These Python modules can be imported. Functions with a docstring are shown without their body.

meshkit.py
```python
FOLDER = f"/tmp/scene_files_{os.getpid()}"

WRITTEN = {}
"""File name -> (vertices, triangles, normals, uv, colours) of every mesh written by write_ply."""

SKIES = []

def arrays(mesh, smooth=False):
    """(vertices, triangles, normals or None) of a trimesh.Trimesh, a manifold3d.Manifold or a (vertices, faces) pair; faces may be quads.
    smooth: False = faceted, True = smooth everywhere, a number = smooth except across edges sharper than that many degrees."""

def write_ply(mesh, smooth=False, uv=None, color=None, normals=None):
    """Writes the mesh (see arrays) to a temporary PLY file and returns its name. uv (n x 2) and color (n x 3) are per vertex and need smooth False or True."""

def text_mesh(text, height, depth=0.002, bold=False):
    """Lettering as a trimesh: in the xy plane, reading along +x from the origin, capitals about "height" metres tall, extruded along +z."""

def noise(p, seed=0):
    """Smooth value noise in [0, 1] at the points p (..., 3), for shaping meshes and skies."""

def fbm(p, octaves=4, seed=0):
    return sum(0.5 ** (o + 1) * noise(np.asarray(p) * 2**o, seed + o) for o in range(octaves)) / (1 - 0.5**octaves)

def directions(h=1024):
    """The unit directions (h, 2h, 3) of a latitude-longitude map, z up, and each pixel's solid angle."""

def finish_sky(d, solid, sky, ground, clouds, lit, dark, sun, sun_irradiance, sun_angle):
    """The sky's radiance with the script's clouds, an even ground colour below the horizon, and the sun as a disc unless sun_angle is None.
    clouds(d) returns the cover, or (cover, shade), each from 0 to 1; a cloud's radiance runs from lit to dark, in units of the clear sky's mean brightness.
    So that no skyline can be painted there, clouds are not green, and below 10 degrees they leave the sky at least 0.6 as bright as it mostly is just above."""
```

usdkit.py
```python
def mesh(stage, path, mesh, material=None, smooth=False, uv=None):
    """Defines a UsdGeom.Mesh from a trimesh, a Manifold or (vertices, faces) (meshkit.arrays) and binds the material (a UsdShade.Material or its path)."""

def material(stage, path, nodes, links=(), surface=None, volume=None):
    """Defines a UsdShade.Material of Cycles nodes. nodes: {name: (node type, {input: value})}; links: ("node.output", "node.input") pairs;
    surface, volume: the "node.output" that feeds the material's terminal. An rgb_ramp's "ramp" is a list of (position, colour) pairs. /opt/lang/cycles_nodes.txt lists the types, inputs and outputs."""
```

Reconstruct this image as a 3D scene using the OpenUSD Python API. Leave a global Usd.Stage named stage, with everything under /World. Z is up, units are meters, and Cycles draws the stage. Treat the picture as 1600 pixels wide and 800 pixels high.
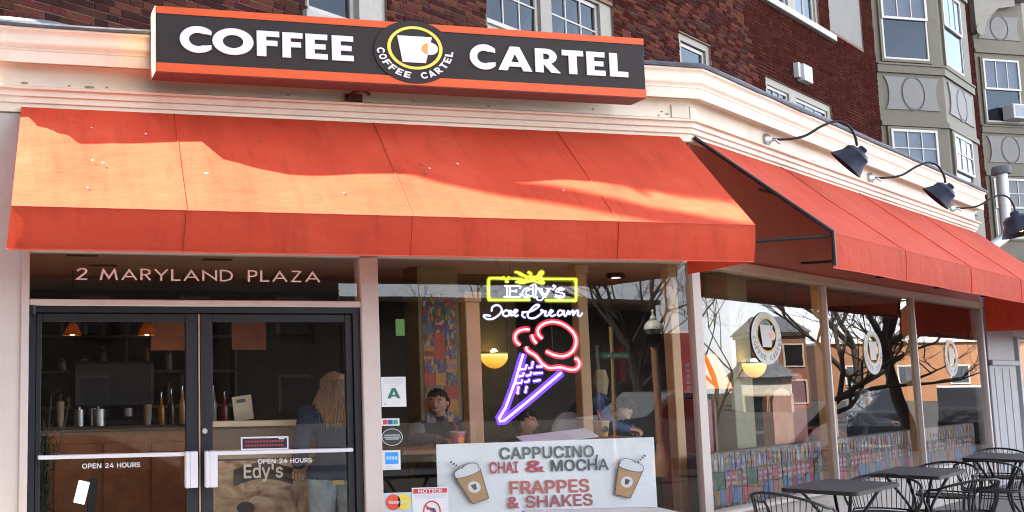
import math, random, zlib
import numpy as np, trimesh, shapely, manifold3d as mf
from shapely.geometry import Polygon, LineString, Point, box as sbox
from shapely import affinity
from shapely.ops import unary_union
import usdkit, meshkit
from pxr import Usd, UsdGeom, UsdLux, UsdShade, Gf, Sdf

stage = Usd.Stage.CreateInMemory()
UsdGeom.SetStageUpAxis(stage, UsdGeom.Tokens.z)
UsdGeom.SetStageMetersPerUnit(stage, 1.0)
UsdGeom.Xform.Define(stage, '/World')
UsdGeom.Scope.Define(stage, '/World/Looks')
rnd = random.Random(7)
rng = np.random.default_rng(7)

# ------------------------------------------------------------------ camera, sky, sun
YAW, PITCH, ROLL = math.radians(12.86574), math.radians(6.71661), math.radians(-0.59342)
CAM = np.array([0.0, -8.06915, 1.58])
fwd = np.array([math.sin(YAW)*math.cos(PITCH), math.cos(YAW)*math.cos(PITCH), math.sin(PITCH)])
r0 = np.array([math.cos(YAW), -math.sin(YAW), 0.0]); u0 = np.cross(r0, fwd)
right = r0*math.cos(ROLL) + u0*math.sin(ROLL); up = -r0*math.sin(ROLL) + u0*math.cos(ROLL)
cam = UsdGeom.Camera.Define(stage, '/World/camera')
M = Gf.Matrix4d(*right, 0, *up, 0, *(-fwd), 0, *CAM, 1)
cam.AddTransformOp().Set(M)
cam.CreateHorizontalApertureAttr(36.0)
cam.CreateVerticalApertureAttr(18.0)
cam.CreateFocalLengthAttr(36.0*1700/1600)
cam.CreateHorizontalApertureOffsetAttr(36.0*428/1600)
cam.CreateClippingRangeAttr(Gf.Vec2f(0.05, 2000))
EXPOSURE = 4.3
cam.CreateExposureAttr(EXPOSURE)

SUN = np.array([-1.0, 0.19, 1.35]); SUN /= np.linalg.norm(SUN)
sky_mat = usdkit.material(stage, '/World/Looks/sky_look', {
    'sky': ('sky_texture', {'sky_type': 'single_scattering', 'sun_disc': False, 'sun_elevation': math.asin(SUN[2]),
                            'sun_rotation': math.atan2(SUN[0], SUN[1]), 'altitude': 100.0, 'air_density': 0.55, 'aerosol_density': 0.45, 'ozone_density': 1.0}),
    'hz': ('hsv', {'saturation': 0.30}),
    'bg': ('background_shader', {'strength': 0.05})},
    [('sky.color', 'hz.color'), ('hz.color', 'bg.color')], surface='bg.background')
dome = UsdLux.DomeLight.Define(stage, '/World/sky')
UsdShade.MaterialBindingAPI.Apply(dome.GetPrim()).Bind(sky_mat)
dome.GetPrim().SetCustomDataByKey('kind', 'structure')
sun = UsdLux.DistantLight.Define(stage, '/World/sun')
zx = SUN; xx = np.cross([0, 0, 1.0], zx); xx /= np.linalg.norm(xx); yx = np.cross(zx, xx)
sun.AddTransformOp().Set(Gf.Matrix4d(*xx, 0, *yx, 0, *zx, 0, 0, 0, 30, 1))
sun.CreateIntensityAttr(0.52); sun.CreateAngleAttr(0.5); sun.CreateColorAttr(Gf.Vec3f(1.0, 0.93, 0.80))
sun.GetPrim().CreateAttribute('inputs:normalize', Sdf.ValueTypeNames.Bool).Set(True)

# ------------------------------------------------------------------ frames
A = math.radians(30.5954)
dS = np.array([math.cos(A), math.sin(A), 0.0]); nS = np.array([-math.sin(A), math.cos(A), 0.0])
K = np.array([5.80, 0.0, 0.0])                       # the shop's corner
def frame(loc, ang):
    c, s = math.cos(ang), math.sin(ang)
    T = np.eye(4); T[:3, 0] = (c, s, 0); T[:3, 1] = (-s, c, 0); T[:3, 3] = loc
    return T
FR = np.eye(4)                                         # front: x along, y into the building
SD = frame(K, A)                                       # side facade
WL = frame(K + 3.3*nS, A)                              # set-back brick wall

# ------------------------------------------------------------------ materials
MATS = {}
def lerp(c, k): return tuple(max(0.0, min(1.0, v*k)) for v in c)
def mat(name, col, rough=0.6, var=0.12, scale=6.0, bump=0.0, bscale=60.0, metal=0.0, coat=0.0, spec=0.5, island=0.0, dirt=None, dscale=2.5, transl=0.0, sheen=0.0):
    """A plain painted / stone / cloth surface: colour wanders with noise, fine bump, optional dirt patches."""
    if name in MATS: return MATS[name]
    n = {'geo': ('geometry', {}),
         'n1': ('noise_texture', {'scale': scale, 'detail': 4.0, 'roughness': 0.6}),
         'r1': ('rgb_ramp', {'ramp': [(0.25, lerp(col, 1-var)), (0.75, lerp(col, 1+var))]}),
         'p': ('principled_bsdf', {'roughness': rough, 'metallic': metal, 'coat_weight': coat, 'specular_ior_level': spec, 'sheen_weight': sheen, 'sheen_roughness': 0.35, 'sheen_tint': (1.0, 0.72, 0.72)})}
    L = [('geo.position', 'n1.vector'), ('n1.fac', 'r1.fac')]
    out = 'r1.color'
    if island > 0:
        n['hs'] = ('hsv', {'saturation': 1.0})
        n['mr'] = ('map_range', {'from_min': 0.0, 'from_max': 1.0, 'to_min': 1-island, 'to_max': 1+island})
        L += [('geo.random_per_island', 'mr.value'), ('mr.result', 'hs.value'), (out, 'hs.color')]
        out = 'hs.color'
    if dirt is not None:
        n['n2'] = ('noise_texture', {'scale': dscale, 'detail': 6.0, 'roughness': 0.7})
        n['r2'] = ('rgb_ramp', {'ramp': [(0.52, (0, 0, 0)), (0.72, (0.75, 0.75, 0.75))]})
        n['mx'] = ('mix_color', {'b': dirt})
        L += [('geo.position', 'n2.vector'), ('n2.fac', 'r2.fac'), ('r2.color', 'mx.fac'), (out, 'mx.a')]
        out = 'mx.result'
    L.append((out, 'p.base_color'))
    if bump > 0:
        n['n3'] = ('noise_texture', {'scale': bscale, 'detail': 3.0})
        n['bp'] = ('bump', {'strength': bump, 'distance': 0.01})
        L += [('geo.position', 'n3.vector'), ('n3.fac', 'bp.height'), ('bp.normal', 'p.normal')]
    surf = 'p.BSDF'
    if transl > 0:
        n['t'] = ('translucent_bsdf', {}); n['ms'] = ('mix_closure', {'fac': transl})
        L += [(out, 't.color'), ('p.BSDF', 'ms.closure1'), ('t.BSDF', 'ms.closure2')]
        surf = 'ms.closure'
    MATS[name] = usdkit.material(stage, '/World/Looks/' + name, n, L, surface=surf)
    return MATS[name]
def emit(name, col, strength, base=(0.8, 0.8, 0.8)):
    if name in MATS: return MATS[name]
    MATS[name] = usdkit.material(stage, '/World/Looks/' + name, {'p': ('principled_bsdf', {'base_color': base, 'roughness': 0.4, 'emission_color': col, 'emission_strength': strength})}, [], surface='p.BSDF')
    return MATS[name]
def glass(name, tint=(0.93, 0.95, 0.94), f0=0.075, rough=0.0, wave=0.0, gcol=(1, 1, 1)):
    if name in MATS: return MATS[name]
    n = {'lw': ('layer_weight', {'blend': 0.5}), 'pw': ('math', {'math_type': 'power', 'value2': 5.0}),
         'ma': ('math', {'math_type': 'multiply_add', 'value2': 1-f0, 'value3': f0, 'use_clamp': True}),
         't': ('transparent_bsdf', {'color': tint}), 'g': ('glossy_bsdf', {'color': gcol, 'roughness': rough}), 'm': ('mix_closure', {})}
    L = [('lw.facing', 'pw.value1'), ('pw.value', 'ma.value1'), ('ma.value', 'm.fac'), ('t.BSDF', 'm.closure1'), ('g.BSDF', 'm.closure2')]
    if wave > 0:
        n['geo'] = ('geometry', {}); n['n3'] = ('noise_texture', {'scale': 1.1, 'detail': 1.0}); n['bp'] = ('bump', {'strength': wave, 'distance': 0.02})
        L += [('geo.position', 'n3.vector'), ('n3.fac', 'bp.height'), ('bp.normal', 'g.normal')]
    MATS[name] = usdkit.material(stage, '/World/Looks/' + name, n, L, surface='m.closure')
    return MATS[name]
def neon_halo(name, col, strength):
    """Wide clear sleeve round a neon tube; its faint glow imitates the halo."""
    MATS[name] = usdkit.material(stage, '/World/Looks/' + name, {'t': ('transparent_bsdf', {'color': (0.9, 0.9, 0.9)}), 'e': ('emission', {'color': col, 'strength': strength}), 'm': ('add_closure', {})},
                                 [('t.BSDF', 'm.closure1'), ('e.emission', 'm.closure2')], surface='m.closure')
    return MATS[name]

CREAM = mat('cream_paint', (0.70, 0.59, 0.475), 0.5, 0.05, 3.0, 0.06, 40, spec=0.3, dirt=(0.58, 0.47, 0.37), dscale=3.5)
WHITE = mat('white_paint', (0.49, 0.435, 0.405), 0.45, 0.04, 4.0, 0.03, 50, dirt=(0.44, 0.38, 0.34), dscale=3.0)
FABRIC = MATS['awning_fabric'] = usdkit.material(stage, '/World/Looks/awning_fabric', {
    'geo': ('geometry', {}), 'n1': ('noise_texture', {'scale': 1.6, 'detail': 5.0, 'roughness': 0.65}),
    'r1': ('rgb_ramp', {'ramp': [(0.25, (0.59, 0.066, 0.033)), (0.55, (0.665, 0.083, 0.041)), (0.80, (0.71, 0.115, 0.062))]}),
    'mp': ('mapping', {'scale': (9.0, 1.1, 1.1)}), 'n2': ('noise_texture', {'scale': 1.0, 'detail': 4.0, 'roughness': 0.7}), 'r2': ('rgb_ramp', {'ramp': [(0.48, (1.0, 1.0, 1.0)), (0.74, (0.80, 0.80, 0.82))]}), 'mu': ('mix_color', {'blend_type': 'multiply', 'fac': 1.0}),
    'ns': ('noise_texture', {'scale': 38.0, 'detail': 2.0}), 'rs': ('rgb_ramp', {'ramp': [(0.66, (1.0, 1.0, 1.0)), (0.76, (0.72, 0.70, 0.70))]}), 'mu2': ('mix_color', {'blend_type': 'multiply', 'fac': 0.6}),
    'nw': ('noise_texture', {'scale': 420.0, 'detail': 1.0}), 'mpw': ('mapping', {'scale': (2.2, 5.0, 5.0)}), 'nl': ('noise_texture', {'scale': 1.3, 'detail': 3.0, 'roughness': 0.55}),
    'b1': ('bump', {'strength': 0.30, 'distance': 0.045}), 'b2': ('bump', {'strength': 0.15, 'distance': 0.004}),
    'p': ('principled_bsdf', {'roughness': 0.62, 'specular_ior_level': 0.08, 'sheen_weight': 0.07, 'sheen_roughness': 0.35, 'sheen_tint': (1.0, 0.72, 0.72)}), 't': ('translucent_bsdf', {}), 'ms': ('mix_closure', {'fac': 0.15})},
    [('geo.position', 'n1.vector'), ('n1.fac', 'r1.fac'), ('geo.position', 'mp.vector'), ('mp.vector', 'n2.vector'), ('n2.fac', 'r2.fac'), ('r1.color', 'mu.a'), ('r2.color', 'mu.b'), ('geo.position', 'ns.vector'), ('ns.fac', 'rs.fac'), ('mu.result', 'mu2.a'), ('rs.color', 'mu2.b'),
     ('mu2.result', 'p.base_color'), ('mu2.result', 't.color'), ('geo.position', 'mpw.vector'), ('mpw.vector', 'nl.vector'), ('nl.fac', 'b1.height'), ('geo.position', 'nw.vector'), ('nw.fac', 'b2.height'), ('b1.normal', 'b2.normal'), ('b2.normal', 'p.normal'),
     ('p.BSDF', 'ms.closure1'), ('t.BSDF', 'ms.closure2')], surface='ms.closure')
FABRIC_SEAM = mat('awning_seam', (0.60, 0.085, 0.045), 0.8, 0.05, 10)
BLACKFRAME = mat('black_aluminium', (0.014, 0.015, 0.019), 0.4, 0.15, 5, spec=0.35)
BLACKIRON = mat('black_iron', (0.009, 0.010, 0.013), 0.42, 0.2, 20, 0.1, 200, spec=0.35)
CHARCOAL = mat('sign_charcoal', (0.030, 0.0235, 0.0225), 0.5, 0.05, 3, spec=0.15)
ORANGE = mat('sign_orange', (0.58, 0.085, 0.018), 0.45, 0.05, 4, spec=0.25)
LETTER = mat('letter_white', (0.62, 0.615, 0.65), 0.4, 0.02)
YELLOW = mat('logo_yellow', (0.75, 0.56, 0.05), 0.4, 0.04)
AMBER = mat('logo_amber', (0.85, 0.28, 0.03), 0.4, 0.04)
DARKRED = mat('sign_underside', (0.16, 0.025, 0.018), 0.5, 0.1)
MORTAR = mat('mortar', (0.185, 0.125, 0.105), 0.95, 0.2, 9, 0.3, 90, spec=0.0)
BRICKS = [mat('brick_%s' % n, (c[0]*0.54, c[1]*0.78, c[2]*0.70), 0.88, 0.22, 14, 0.5, 120, spec=0.0) for n, c in (('red', (0.145, 0.030, 0.028)), ('dark', (0.066, 0.021, 0.022)), ('brown', (0.105, 0.033, 0.027)), ('plum', (0.086, 0.021, 0.025)), ('rust', (0.170, 0.042, 0.032)))]
BRICKSTUFF = mat('brick_many', (0.080, 0.0225, 0.0180), 0.88, 0.35, 5, 0.5, 120, island=0.5, spec=0.0)
BAY = mat('bay_paint', (0.108, 0.095, 0.068), 0.6, 0.06, 2.0, 0.05, 30, spec=0.25, dirt=(0.082, 0.074, 0.06))
BAYPANEL = mat('bay_panel', (0.155, 0.147, 0.142), 0.65, 0.06, 3, spec=0.25)
GREYPANEL = mat('grey_panel', (0.145, 0.138, 0.125), 0.7, 0.08, 2)
STONE = mat('sill_stone', (0.36, 0.335, 0.315), 0.7, 0.12, 7, 0.2, 60)
SASH = mat('sash_white', (0.40, 0.375, 0.345), 0.5, 0.06)
SASHTAN = mat('sash_tan', (0.22, 0.195, 0.155), 0.55, 0.08)
ROOFING = mat('roofing_grey', (0.085, 0.095, 0.115), 0.7, 0.35, 5, 0.4, 30)
ASPHALT = mat('asphalt', (0.022, 0.022, 0.023), 0.9, 0.2, 5, 0.3, 200)
PAVING = mat('concrete_paving', (0.20, 0.19, 0.18), 0.85, 0.15, 3, 0.25, 120, dirt=(0.15, 0.14, 0.13))
GLASS = glass('shop_glass', f0=0.05, wave=0.05)
GLASSSIDE = glass('side_glass', f0=0.035, wave=0.04)
SKYGLASS = glass('upper_glass', tint=(0.45, 0.47, 0.51), f0=0.06, rough=0.02, gcol=(0.70, 0.84, 1.0))
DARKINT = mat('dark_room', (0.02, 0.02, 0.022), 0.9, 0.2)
STEEL = mat('galvanised_steel', (0.55, 0.57, 0.60), 0.38, 0.1, 12, metal=0.9)
CHROME = mat('brushed_steel', (0.62, 0.60, 0.57), 0.28, 0.05, metal=1.0)
ALU = mat('white_rail', (0.56, 0.56, 0.61), 0.35, 0.03)
WOOD = mat('counter_wood', (0.36, 0.125, 0.03), 0.45, 0.3, 9, 0.1)
TANWOOD = mat('post_wood', (0.46, 0.285, 0.14), 0.5, 0.12, 4)
OLIVE = mat('olive_wall', (0.075, 0.06, 0.02), 0.8, 0.1)
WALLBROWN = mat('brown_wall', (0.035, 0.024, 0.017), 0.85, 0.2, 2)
CEILING = mat('shop_ceiling', (0.42, 0.28, 0.18), 0.9, 0.12, 2)
FLOOR = mat('shop_floor_tile', (0.20, 0.12, 0.075), 0.35, 0.2, 2)
PAPER = mat('paper_white', (0.58, 0.60, 0.63), 0.6, 0.03)
RED = mat('print_red', (0.50, 0.03, 0.05), 0.5, 0.08)
INK = mat('print_ink', (0.06, 0.065, 0.075), 0.5, 0.1)
MAROON = mat('print_maroon', (0.36, 0.035, 0.07), 0.5, 0.1)

# ------------------------------------------------------------------ shapes
def V(m, T=None):
    if T is not None:
        m = m.copy(); m.apply_transform(T)
    return m
def bx(x0, x1, y0, y1, z0, z1):
    m = trimesh.creation.box([abs(x1-x0), abs(y1-y0), abs(z1-z0)]); m.apply_translation([(x0+x1)/2, (y0+y1)/2, (z0+z1)/2]); return m
def rbox(x0, x1, y0, y1, z0, z1, c=0.006):
    """A box with chamfered edges."""
    c = min(c, (x1-x0)/3, (y1-y0)/3, (z1-z0)/3)
    pts = []
    for i in (0, 1):
        for j in (0, 1):
            for k in (0, 1):
                X, Y, Z = (x0, x1)[i], (y0, y1)[j], (z0, z1)[k]
                sx, sy, sz = (1, -1)[i], (1, -1)[j], (1, -1)[k]
                pts += [(X+sx*c, Y+sy*c, Z), (X+sx*c, Y, Z+sz*c), (X, Y+sy*c, Z+sz*c)]
    return trimesh.convex.convex_hull(np.array(pts))
def cat(*ms):
    l = []
    for m in ms: l += list(m) if isinstance(m, (list, tuple)) else [m]
    return trimesh.util.concatenate(l)
def quad(a, b, c, d): return trimesh.Trimesh([a, b, c, d], [[0, 1, 2], [0, 2, 3]], process=False)
def ext(poly, y0, y1):
    """A shapely shape in (x, z) extruded between y0 (front, nearer the street) and y1."""
    gs = [g for g in getattr(poly, 'geoms', [poly]) if g.area > 1e-9]
    m = cat([trimesh.creation.extrude_polygon(g, abs(y1-y0), engine='earcut') for g in gs])
    v = m.vertices.copy(); m.vertices = np.stack([v[:, 0], max(y0, y1)-v[:, 2], v[:, 1]], 1)
    return m
def plate(poly, z0, z1):
    gs = [g for g in getattr(poly, 'geoms', [poly]) if g.area > 1e-9]
    m = cat([trimesh.creation.extrude_polygon(g, z1-z0, engine='earcut') for g in gs]); m.apply_translation([0, 0, z0]); return m
def tube(pts, r, sides=8, caps=True):
    p = np.asarray(pts, float); n = len(p)
    rr = np.broadcast_to(np.asarray(r, float), (n,))
    t = np.gradient(p, axis=0); t /= np.linalg.norm(t, axis=1, keepdims=True)+1e-12
    ref = np.array([0, 0, 1.0]) if abs(t[0][2]) < 0.9 else np.array([1.0, 0, 0])
    a = np.cross(t[0], ref); a /= np.linalg.norm(a); As = [a]
    for i in range(1, n):
        a = As[-1]-t[i]*(As[-1]@t[i]); a /= np.linalg.norm(a)+1e-12; As.append(a)
    a = np.array(As); b = np.cross(t, a)
    g = np.arange(sides)*2*np.pi/sides
    v = p[:, None]+rr[:, None, None]*(np.cos(g)[None, :, None]*a[:, None]+np.sin(g)[None, :, None]*b[:, None])
    i, j = np.meshgrid(np.arange(n-1), np.arange(sides), indexing='ij')
    q = np.stack([i*sides+j, i*sides+(j+1) % sides, (i+1)*sides+(j+1) % sides, (i+1)*sides+j], -1).reshape(-1, 4)
    f = np.vstack([q[:, [0, 1, 2]], q[:, [0, 2, 3]]]); v = v.reshape(-1, 3)
    if caps:
        v = np.vstack([v, p[:1], p[-1:]]); c0, c1 = len(v)-2, len(v)-1; k = np.arange(sides)
        f = np.vstack([f, np.stack([np.full(sides, c0), (k+1) % sides, k], 1), np.stack([np.full(sides, c1), (n-1)*sides+k, (n-1)*sides+(k+1) % sides], 1)])
    m = trimesh.Trimesh(v, f, process=False)
    if m.volume < 0: m.invert()
    return m
def spline(pts, n=8):
    """Catmull-Rom through pts."""
    p = np.asarray(pts, float); q = np.vstack([2*p[0]-p[1], p, 2*p[-1]-p[-2]]); out = []
    for i in range(1, len(q)-2):
        for u in np.linspace(0, 1, n, endpoint=False):
            a, b, c, d = q[i-1], q[i], q[i+1], q[i+2]
            out.append(0.5*((2*b)+(-a+c)*u+(2*a-5*b+4*c-d)*u*u+(-a+3*b-3*c+d)*u**3))
    out.append(p[-1]); return np.array(out)
def lathe(prof, sides=24, arc=2*math.pi):
    return trimesh.creation.revolve(np.asarray(prof, float), angle=None if arc >= 6.28 else arc, sections=sides)
def cyl(r, z0, z1, sides=20, r2=None): 
    r2 = r if r2 is None else r2
    return lathe([(0, z0), (r, z0), (r2, z1), (0, z1)], sides)
def ell(cx, cz, rx, rz, n=48):
    g = np.linspace(0, 2*np.pi, n, endpoint=False); return Polygon(np.stack([cx+rx*np.cos(g), cz+rz*np.sin(g)], 1))
def at(m, loc=(0, 0, 0), rz=0.0, s=None):
    m = m.copy()
    if s is not None: m.apply_transform(np.diag([*(s if np.ndim(s) else (s, s, s)), 1.0]))
    if rz: m.apply_transform(frame((0, 0, 0), rz))
    m.apply_translation(loc); return m
def text(t, width, height, y0, x=0.0, z=0.0, bold=True, depth=0.0015, center=True):
    """Flat lettering standing in the xz plane, facing -y."""
    m = meshkit.text_mesh(t, height, depth, bold); v = m.vertices
    b = m.bounds; k = width/(b[1][0]-b[0][0])
    X = (v[:, 0]-b[0][0])*k + (x-width/2 if center else x)
    m.vertices = np.stack([X, y0-v[:, 2], v[:, 1]+z], 1)
    return m
def sweep(path, prof):
    """Sweeps a closed profile of (outward, z) points along a plan polyline with mitred corners. Outward is to the right of the path."""
    P = np.asarray(path, float)[:, :2]; n = len(P); prof = np.asarray(prof, float); k = len(prof)
    d = np.diff(P, axis=0); d /= np.linalg.norm(d, axis=1, keepdims=True); nr = np.stack([d[:, 1], -d[:, 0]], 1)
    rings = []
    for i in range(n):
        if i == 0: m = nr[0]
        elif i == n-1: m = nr[-1]
        else:
            m = nr[i-1]+nr[i]; m = m/(m@nr[i])
        rings.append(np.column_stack([P[i][None]+prof[:, :1]*m[None], prof[:, 1]]))
    v = np.vstack(rings); f = []
    for i in range(n-1):
        for j in range(k):
            a, b = i*k+j, i*k+(j+1) % k; f += [[a, b, b+k], [a, b+k, a+k]]
    tri = trimesh.creation.triangulate_polygon(Polygon(prof), engine='earcut')
    tv, tf = tri
    idx = [int(np.argmin(((prof-p)**2).sum(1))) for p in tv]
    for t in tf:
        t = [idx[q] for q in t]; f += [[t[0], t[1], t[2]], [t[2]+(n-1)*k, t[1]+(n-1)*k, t[0]+(n-1)*k]]
    m = trimesh.Trimesh(v, f, process=False); trimesh.repair.fix_normals(m); return m

# ------------------------------------------------------------------ objects
USED = {}
def numbered(parent, name):
    k = (parent, name); USED[k] = USED.get(k, -1)+1
    return name if USED[k] == 0 else '%s_%03d' % (name, USED[k])
def path_of(p): return '/World' if p is None else str(p.GetPath())
def tag(p, label=None, category=None, group=None, kind=None):
    p = p.GetPrim() if hasattr(p, 'GetPrim') else p
    for k, v in (('label', label), ('category', category), ('group', group), ('kind', kind)):
        if v: p.SetCustomDataByKey(k, v)
    return p
def thing(name, label, category, T=None, rz=0.0, loc=None, group=None):
    p = '/World/'+numbered('/World', name); x = UsdGeom.Xform.Define(stage, p)
    T = np.eye(4) if T is None else T
    l = (T @ np.array([*(loc or (0, 0, 0)), 1.0]))[:3]; ang = math.degrees(math.atan2(T[1, 0], T[0, 0])+rz)
    x.AddTranslateOp().Set(Gf.Vec3d(*map(float, l))); x.AddRotateZOp().Set(float(ang))
    return tag(x.GetPrim(), label, category, group)
def part(name, m, material, parent=None, smooth=35, label=None, T=None, kind=None):
    p = path_of(parent)+'/'+numbered(path_of(parent), name)
    if T is not None: m = V(m, T)
    return tag(usdkit.mesh(stage, p, m, material, smooth=smooth).GetPrim(), label, kind=kind)
def solo(name, m, material, label, category, group=None, smooth=35, kind=None, loc=None):
    """A thing that is one mesh; its points are kept near its own base."""
    b = m.bounds; c = np.array([(b[0][0]+b[1][0])/2, (b[0][1]+b[1][1])/2, b[0][2]]); m = m.copy(); m.apply_translation(-c)
    p = '/World/'+numbered('/World', name); u = usdkit.mesh(stage, p, m, material, smooth=smooth)
    u.AddTranslateOp().Set(Gf.Vec3d(*map(float, c)))
    return tag(u.GetPrim(), label, category, group, kind)
def struct(name, m, material, smooth=False):
    return tag(usdkit.mesh(stage, '/World/'+numbered('/World', name), m, material, smooth=smooth).GetPrim(), kind='structure')
def dup(src, T, loc, rz, label, group=None):
    name = src.GetName().rstrip('0123456789').rstrip('_')
    was = dict(src.GetCustomData())
    t = thing(name, label, was['category'], T, rz, loc, group or was.get('group'))
    t.GetReferences().AddInternalReference(src.GetPath()); t.SetInstanceable(True)
    return t

# ------------------------------------------------------------------ setting
struct('street', quad((-80, -60, -0.13), (140, -60, -0.13), (140, 70, -0.13), (-80, 70, -0.13)), ASPHALT)
pv = Polygon([(-30, -3.3), (5.6, -3.3), tuple((K+3.3*-nS-1.2*dS)[:2]), tuple((K+60*dS-4.4*nS)[:2]), tuple((K+60*dS+9*nS)[:2]), (-30, 16)])
struct('pavement', plate(pv, -0.125, 0.0), PAVING)
struct('far_pavement', bx(-40, 90, -40, -12.5, -0.125, 0.0), mat('far_paving', (0.05, 0.045, 0.04), 0.9, 0.2, 2))

# ------------------------------------------------------------------ the corner shop
shop = thing('corner_shop', 'cream painted corner shopfront with double glass doors and deep moulded cornice', 'building')
AR = math.radians(6); dR = np.array([math.cos(AR), math.sin(AR), 0.0])
Q = [np.array([0.16, 0, 0])-0.24*dR, np.array([0.16, 0, 0]), K, K+9.3*dS]
def mold(name, prof, m=CREAM, **k): return part(name, sweep(Q, prof), m, shop, smooth=30, **k)
mold('architrave', [(-0.02, 3.60), (0.035, 3.60), (0.035, 3.662), (0.055, 3.668), (0.055, 3.708), (0.075, 3.714), (0.075, 3.750), (0.082, 3.756), (0.105, 3.760), (0.110, 3.775), (0.092, 3.785), (-0.02, 3.785)])
mold('frieze', [(-0.02, 3.787), (0.035, 3.787), (0.035, 3.918), (0.045, 3.940), (0.068, 3.960), (-0.02, 3.960)])
mold('joint_line', [(0.034, 3.7875), (0.046, 3.7875), (0.046, 3.7925), (0.034, 3.7925)], mat('joint_dark', (0.16, 0.13, 0.11), 0.9))
mold('soffit', [(-0.02, 3.962), (0.135, 3.962), (0.135, 3.972), (-0.02, 3.972)])
mold('corona', [(0.0, 3.974), (0.126, 3.974), (0.132, 3.948), (0.150, 3.946), (0.152, 4.032), (0.158, 4.036), (0.161, 4.050), (0.0, 4.050)])
cy = [(0.159, 4.052), (0.162, 4.060)]+[(0.162+0.032*u+0.010*math.sin(2*math.pi*u), 4.063+0.110*(u-0.08*math.sin(2*math.pi*u))) for u in np.linspace(0.05, 0.95, 9)]+[(0.194, 4.174), (0.199, 4.177), (0.201, 4.195), (0.0, 4.195)]
mold('crown_moulding', cy+[(0.0, 4.052)])
part('corner_board', rbox(5.64, 5.80, -0.044, -0.0355, 3.80, 3.91, 0.003), CREAM, shop); part('corner_board', rbox(0.005, 0.13, -0.044, -0.0355, 3.80, 3.91, 0.003), CREAM, shop, T=SD)
for x_, z_, w_ in ((0.22, 3.82, 0.03), (0.55, 3.815, 0.012), (0.70, 3.812, 0.04), (0.83, 3.818, 0.012), (2.25, 3.83, 0.012), (3.30, 3.835, 0.010), (3.95, 3.82, 0.014), (4.9, 3.84, 0.010), (5.55, 3.85, 0.012), (5.60, 3.83, 0.02), (5.52, 3.815, 0.012)):
    part('paint_chip', ext(ell(x_, z_, w_, 0.005+w_*0.12, 9), -0.0375, -0.0352), mat('chip', (0.25, 0.20, 0.17), 0.9), shop, smooth=False)
for v_ in (0.6, 1.3, 2.3, 2.9, 3.7, 4.4, 5.6, 6.4, 7.2, 8.4):
    part('paint_chip', ext(ell(v_, 3.80+0.02*math.sin(v_*7), 0.03+0.02*math.sin(v_*3), 0.008, 9), -0.0375, -0.0352), MATS['chip'], shop, smooth=False, T=SD)
# walls behind the awnings, header beams, posts
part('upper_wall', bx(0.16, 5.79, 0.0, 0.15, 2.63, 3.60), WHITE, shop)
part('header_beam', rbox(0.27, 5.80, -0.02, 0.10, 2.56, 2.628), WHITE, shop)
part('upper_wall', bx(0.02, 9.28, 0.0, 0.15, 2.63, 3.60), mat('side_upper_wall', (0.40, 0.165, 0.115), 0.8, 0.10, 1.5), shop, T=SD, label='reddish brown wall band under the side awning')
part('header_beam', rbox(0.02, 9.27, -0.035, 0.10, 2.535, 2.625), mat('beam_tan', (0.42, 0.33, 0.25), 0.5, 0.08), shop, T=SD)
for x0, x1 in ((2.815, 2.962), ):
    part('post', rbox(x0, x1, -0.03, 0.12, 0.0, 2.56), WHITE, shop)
part('corner_post', ext(sbox(5.757, 0.0, 5.832, 2.56), -0.025, 0.06), WHITE, shop)
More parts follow.
